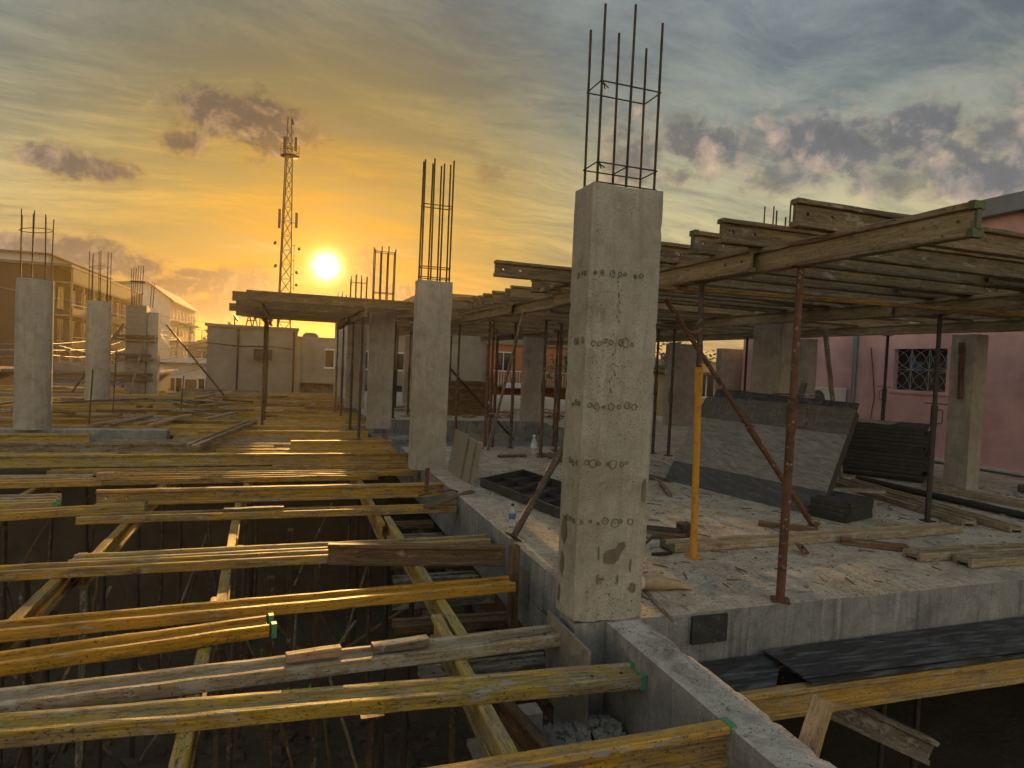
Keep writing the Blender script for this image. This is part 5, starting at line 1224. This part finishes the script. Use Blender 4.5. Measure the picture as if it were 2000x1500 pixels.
HS = [(-13.5, 40, 6, 8, 3.2, 'wall_block', 'roof_dark', 'small shop with a dark roof behind the round columns'), (-22, 40, 6, 9, 3.0, 'brick_brown', 'roof_rust', 'low house with a rusty roof at the far left edge'),
      (-10.5, 62, 7, 9, 3.4, 'wall_white', 'roof_dark', 'white low house behind the second round column'), (-11.5, 85, 9, 10, 5.0, 'wall_block', 'roof_rust', 'two storey grey house down the street'),
      (-12, 150, 12, 12, 5.5, 'wall_ochre', 'roof_dark', 'ochre house at the end of the street'), (3.0, 41.5, 5.5, 7, 7.3, 'wall_block', 'roof_dark', 'added grey house with dark roof behind the second column, blocking the sun'), (-2.0, 42, 4.6, 6, 5.0, 'wall_block', 'roof_dark', 'added lower grey house behind the low rendered building'),  # grey pair added behind far deck: tall one blocks sun, low one admits it
      (24.5, 44, 9, 9, 5.0, 'wall_block', 'roof_dark', 'grey house right of the orange one'), (20, 30, 10, 8, 4.6, 'wall_ochre', 'roof_rust', 'ochre house behind the pale concrete piers'), (36, 40, 14, 10, 5.0, 'wall_white', 'roof_dark', 'far white house beyond the pink one')]
for (x, y, w_, dp, h, wm, rm, lb) in HS:
    t = thing('low_house', lb, 'house', (x, y, GZ)); wbox(t, 'wall', wm, 0, w_, 0, dp, 0, h)
    k = MB(); k.box(-.4, w_+.4, -.5, dp+.4, h, h+.14); k.build('roof', rm, t); wbox(t, 'parapet', wm, 0, w_, .0, .12, h+.141, h+.6)
    k = MB(); k.lathe([(.45, 0), (.5, .1), (.5, .9), (.3, 1.05)], 12, (w_*.7, dp*.5, h+.14)); k.build('water_tank', 'roof_dark', t)
    windows_x(t, 0, [w_*(q+.5)/3 for q in range(3)], [1.0] if h < 4.4 else [1.0, 3.4], 1.0, 1.2)
    wbox(t, 'door', 'wood_dark', w_*.34-.45, w_*.34+.45, -.04, 0, 0, 2.1)
aw = thing('street_awning', 'corrugated awning over the shop front by the pole', 'awning', (-13.2, 38, GZ))
k = MB()
for q in range(24):
    x = q*.2; k.add([(x, 0, 2.45), (x+.1, 0, 2.5), (x+.1, 2, 2.9), (x, 2, 2.85), (x+.2, 0, 2.45), (x+.2, 2, 2.85)], [(0, 1, 2, 3), (1, 4, 5, 2)])
k.build('sheeting', 'galvanised', aw)
for x in (.1, 4.7): wbox(aw, 'post', 'steel_brown', x, x+.1, .1, .2, 0, 2.45)
# lattice tower
tw = thing('lattice_tower', 'tall lattice antenna mast rising left of the sun', 'antenna mast', (-.39, 40, GZ)); TW = 40/55; TH = 20.2+5; PLH = 17.3+5; TZ = -5.0
def half(z): return .62-.42*min(1, z/PLH)
m = MB()
for sx_ in (-1, 1):
    for sy_ in (-1, 1):
        m.tube((sx_*half(0), sy_*half(0), 0), (sx_*half(PLH), sy_*half(PLH), PLH), .045, 5); m.tube((sx_*.2-.1, sy_*.2, PLH), (sx_*.14-.1, sy_*.14, TH), .03, 5)
m.build('legs', 'steel_dark', tw)
m = MB(); z = 1.0; zs = []
while z < TH-.4: zs.append(z); z += 1.15 if z < PLH else .7
for a, b in zip(zs, zs[1:]):
    h0, h1 = half(a), half(b)
    for (p, q) in (((-1, -1), (1, -1)), ((1, -1), (1, 1)), ((1, 1), (-1, 1)), ((-1, 1), (-1, -1))):
        m.tube((p[0]*h0, p[1]*h0, a), (q[0]*h1, q[1]*h1, b), .022, 4); m.tube((q[0]*h0, q[1]*h0, a), (p[0]*h1, p[1]*h1, b), .022, 4); m.tube((p[0]*h0, p[1]*h0, a), (q[0]*h0, q[1]*h0, a), .022, 4)
m.build('bracing', 'steel_dark', tw)
m = MB(); m.tube((-.66, 0, .5), (-.32, 0, PLH), .05, 6); m.build('cable_run', 'steel_dark', tw)
pf = MB(); pf.lathe([(.2, 0), (.72, .02), (.72, .06), (.2, .08)], 16, (0, 0, PLH-.1)); pf = pf.build('platform', 'steel_dark', tw)
m = MB()
for zz in (.35, .75): m.path([(.7*math.cos(2*PI*k/20), .7*math.sin(2*PI*k/20), PLH+zz) for k in range(20)], .022, 4, True)
for k in range(8): m.tube((.7*math.cos(2*PI*k/8), .7*math.sin(2*PI*k/8), PLH), (.7*math.cos(2*PI*k/8), .7*math.sin(2*PI*k/8), PLH+.75), .022, 4)
m.build('platform_rail', 'steel_dark', pf)
for (x, z, h) in ((-.42, 18.0, 1.3), (.42, 18.2, 1.1), (-.62, 12.2, 1.5), (.66, 12.2, 1.2)):
    m = MB(); m.box(x-.10, x+.10, -.25, -.1, z-TZ-h/2, z-TZ+h/2); m.tube((x, 0, z-TZ-.2), (x*.3, 0, z-TZ-.2), .03, 4); m.build('panel_antenna', 'steel_dark', tw)
for (x, z, r) in ((.02, 19.8, .26), (-.78, 10.2, .16), (.82, 9.9, .13), (-.70, 8.4, .17), (.68, 8.0, .15), (.7, 7.0, .12)):
    m = MB(); m.lathe([(.02, 0), (r*.8, .05), (r, .14), (r*.9, .2)], 14); m.xform(Matrix.Rotation(1.2 if x > 0 else -1.2, 4, 'Y')); m.build('dish_antenna', 'steel_dark', tw, loc=(x, -.3, z-TZ))
m = MB(); m.tube((.6, -.1, 6.6-TZ), (.55, -.1, 10.3-TZ), .025, 4)
for zz in (6.8, 7.9, 9.0, 10.2): m.tube((.3, -.1, zz-TZ), (.6, -.1, zz-TZ), .025, 4)
m.build('side_rail', 'steel_dark', tw); m = MB(); m.tube((-.1, 0, TH), (.08, 0, TH+.7), .02, 4); m.tube((-.2, 0, TH-.4), (-.22, 0, TH+.25), .035, 4); m.build('tip_rod', 'steel_dark', tw)
tw.scale = (TW, TW, TW)
# poles, wires, street lamps
def pole(x, y, h, label):
    t = thing('utility_pole', label, 'utility pole', (x, y, GZ)); m = MB(); m.tube((0, 0, 0), (0, 0, h), .16, 8, .11); m.build('shaft', 'concrete_grey', t)
    m = MB(); m.box(-1.0, 1.0, -.06, .06, h-.55, h-.43); m.build('cross_arm', 'wood_dark', t)
    for q in (-.8, -.3, .3, .8):
        m = MB(); m.lathe([(.04, 0), (.05, .06), (.03, .12)], 8, (q, 0, h-.43)); m.build('insulator', 'trim_white', t)
    m = MB(); m.lathe([(.15, 0), (.19, .05), (.19, .5), (.12, .56)], 10, (.28, -.1, h-1.5)); m.build('junction_box', 'steel_dark', t)
    return (x, y, GZ+h-.35)
P = [pole(-12.3, 40, 5.0, 'utility pole between the two round columns'), pole(-13.8, 75, 7.2, 'utility pole right of the shuttered column'), pole(-13.4, 100, 8.4, 'far utility pole near the street end'), pole(-25, 44, 5.6, 'utility pole at the left edge'), pole(-25.5, 90, 8, 'far utility pole left of the street')]
def wire(a, b, sag, label, r=.018, group=None):
    m = MB(); a, b = Vector(a), Vector(b); m.path([a.lerp(b, k/12)-Vector((0, 0, sag*4*(k/12)*(1-k/12))) for k in range(13)], r, 4)
    tag(m.build('overhead_wire', 'galvanised'), label, 'wire', group)
for k in range(4):
    o_ = Vector((-.8+.5*k, 0, -.25*(k % 3)))
    wire(Vector(P[0])+o_, Vector(P[1])+o_, .5+.25*k, 'overhead wire sagging along the street between poles', group='street wires'); wire(Vector(P[1])+o_, Vector(P[2])+o_, .6+.3*k, 'overhead wire sagging along the street between poles', group='street wires')
    wire(Vector(P[3])+o_, Vector(P[0])+o_, .35+.12*k, 'overhead wire crossing the street behind the leftmost column', group='crossing wires'); wire(Vector(P[0])+o_, (-4.0, 37, 2.0-.4*k), .5+.2*k, 'service wire running to the low rendered building', .015, 'service wires')
    wire(Vector(P[1])+o_, (-4.0, 42, 2.4-.35*k), .9+.2*k, 'service wire running to the low rendered building', .015, 'service wires')
wire((-30, 50, 7.4), (-3.6, 60, 3.6), .6, 'long single wire dropping from the apartment block to the right'); wire((-14, 60, 4.3), (4, 60, 2.6), .5, 'single wire passing under the end of the far raised deck', .02)
def lamp(x, y, h, label, s):
    t = thing('street_lamp', label, 'street lamp', (x, y, GZ)); m = MB(); m.tube((0, 0, 0), (0, 0, h), .09, 7, .06); m.build('post', 'steel_dark', t); m = MB(); m.path([(0, 0, h), (s*.3, 0, h+.3), (s*1.2, 0, h+.45)], .05, 5); m.build('arm', 'steel_dark', t); m = MB(); m.box(min(s*1.1, s*1.8), max(s*1.1, s*1.8), -.12, .12, h+.38, h+.5); m.build('lamp_head', 'steel_dark', t)
lamp(-14.2, 95, 7.6, 'street lamp down the street, nearer one', 1); lamp(-14.0, 118, 7.6, 'street lamp down the street, farther one', 1)
# vehicles
def car(x, y, rz, m_, label, van=False):
    t = thing('parked_car' if not van else 'white_van', label, 'van' if van else 'car', (x, y, GZ+.008), rz)
    prof = [(-2.1, .35), (-2.1, .85), (-1.9, .95), (-1.2, 1.0), (-.55, 1.45), (.9, 1.48), (1.6, 1.0), (2.1, .9), (2.15, .4)] if not van else [(-2.3, .35), (-2.3, 1.0), (-1.7, 1.15), (-1.2, 1.9), (2.2, 2.0), (2.3, .4)]
    def body(w0, w1, pr, nm, mm):
        k = MB(); n = len(pr); k.add([(u, -w0, z) for u, z in pr]+[(u, w1, z) for u, z in pr], [tuple(range(n)), tuple(range(2*n-1, n-1, -1))]+[(i, n+i, n+(i+1) % n, (i+1) % n) for i in range(n)]); return k.build(nm, mm, t, bevel=.03)
    bd = body(.82, .82, prof, 'body', m_)
    k = MB()
    if van: k.add([(-1.735, -.7, 1.2), (-1.735, .7, 1.2), (-1.265, .7, 1.82), (-1.265, -.7, 1.82)], [(0, 1, 2, 3)])
    else: k.add([(-1.19, -.68, 1.045), (-1.19, .68, 1.045), (-.60, .62, 1.44), (-.60, -.62, 1.44)], [(0, 1, 2, 3)])
    k.build('windscreen', 'glass_dark', t)
    for s in (-1, 1):
        k = MB(); y_ = s*.838
        k.add([(-.9, y_, 1.02), (1.2, y_, 1.02), (.85, y_, 1.40), (-.45, y_, 1.40)] if not van else [(-1.3, y_, 1.15), (-.2, y_, 1.15), (-.2, y_, 1.75), (-1.05, y_, 1.75)], [(0, 1, 2, 3)]); k.build('side_window', 'glass_dark', t)
        k = MB(); k.box(-2.14 if not van else -2.34, -2.08 if not van else -2.28, s*.6-.14, s*.6+.14, .68, .82); k.build('headlight', 'trim_white', t)
        for u in (-1.3, 1.35):
            k = MB(); k.tube((u, s*.72, .31), (u, s*.85, .31), .31, 16); wh = k.build('wheel', 'tyre_black', t); k = MB(); k.tube((u, s*.84, .31), (u, s*.862, .31), .18, 12); k.build('rim', 'galvanised', wh)
car(-16.9, 46.5, 1.35, 'car_blue', 'pale car parked at the far left edge below the round column'); car(-19.6, 112, 1.55, 'car_white', 'white van on the street right of the shuttered column', True); car(-17.0, 135, 1.55, 'car_white', 'white car far down the street')
# trees
def tree(x, y, h, r, label, seed, n=1500, leafs=.22):
    t = thing('leafy_tree', label, 'tree', (x, y, GZ)); q = random.Random(seed); m = MB(); m.tube((0, 0, 0), (q.uniform(-.2, .2), 0, h*.55), .2, 8, .12)
    for _ in range(7): a = q.uniform(0, 6.3); m.tube((0, 0, h*q.uniform(.35, .55)), (r*.7*math.cos(a), r*.7*math.sin(a), h*q.uniform(.6, .9)), .08, 5, .03)
    m.build('trunk', 'bark', t); m = MB()
    cl = [(q.gauss(0, r*.5), q.gauss(0, r*.5), h*.72+q.gauss(0, h*.13), r*q.uniform(.25, .5)) for _ in range(16)]
    for _ in range(n):
        cx, cy, cz, cr = q.choice(cl); p = Vector((cx+q.gauss(0, cr*.6), cy+q.gauss(0, cr*.6), cz+q.gauss(0, cr*.5))); u = Vector((q.gauss(0, 1), q.gauss(0, 1), q.gauss(0, .6))).normalized(); v = u.orthogonal().normalized(); s = leafs*q.uniform(.5, 1.2)
        m.add([p-u*s, p+v*s*.45, p+u*s, p-v*s*.45], [(0, 1, 2, 3)])
    m.build('crown', 'leaves', t)
tree(19.5, 40, 6.2, 2.0, 'leafy tree beside the orange house behind the near column', 1); tree(25.5, 38, 7.0, 2.6, 'bigger leafy tree right of the orange house', 2); tree(-9.5, 110, 7.5, 3.4, 'leafy tree at the end of the street', 3, 1800, .4); tree(10.5, 52, 6, 2.2, 'leafy tree left of the orange house', 4); tree(33, 34, 6.5, 2.6, 'leafy tree behind the pink house', 5); tree(-30, 130, 9, 4.5, 'large tree behind the apartment block', 6, 1500, .5)
# ------------------------------------------------------------------ evening haze
hz = MB(); hz.box(-430, 430, -430, 430, GZ-1.0, 16.4)
o = hz.build('haze', 'soil'); o.data.materials.clear()
hm = bpy.data.materials.new('haze'); hm.use_nodes = True; ht_ = hm.node_tree; ht_.nodes.clear()
pv = ht_.nodes.new('ShaderNodeVolumePrincipled'); pv.inputs['Color'].default_value = HAZE_C; pv.inputs['Density'].default_value = HAZE_D; pv.inputs['Anisotropy'].default_value = HAZE_G
ho = ht_.nodes.new('ShaderNodeOutputMaterial'); ht_.links.new(pv.outputs[0], ho.inputs['Volume'])
o.data.materials.append(hm); tag(o, 'thin golden evening haze', 'haze', None, 'stuff')
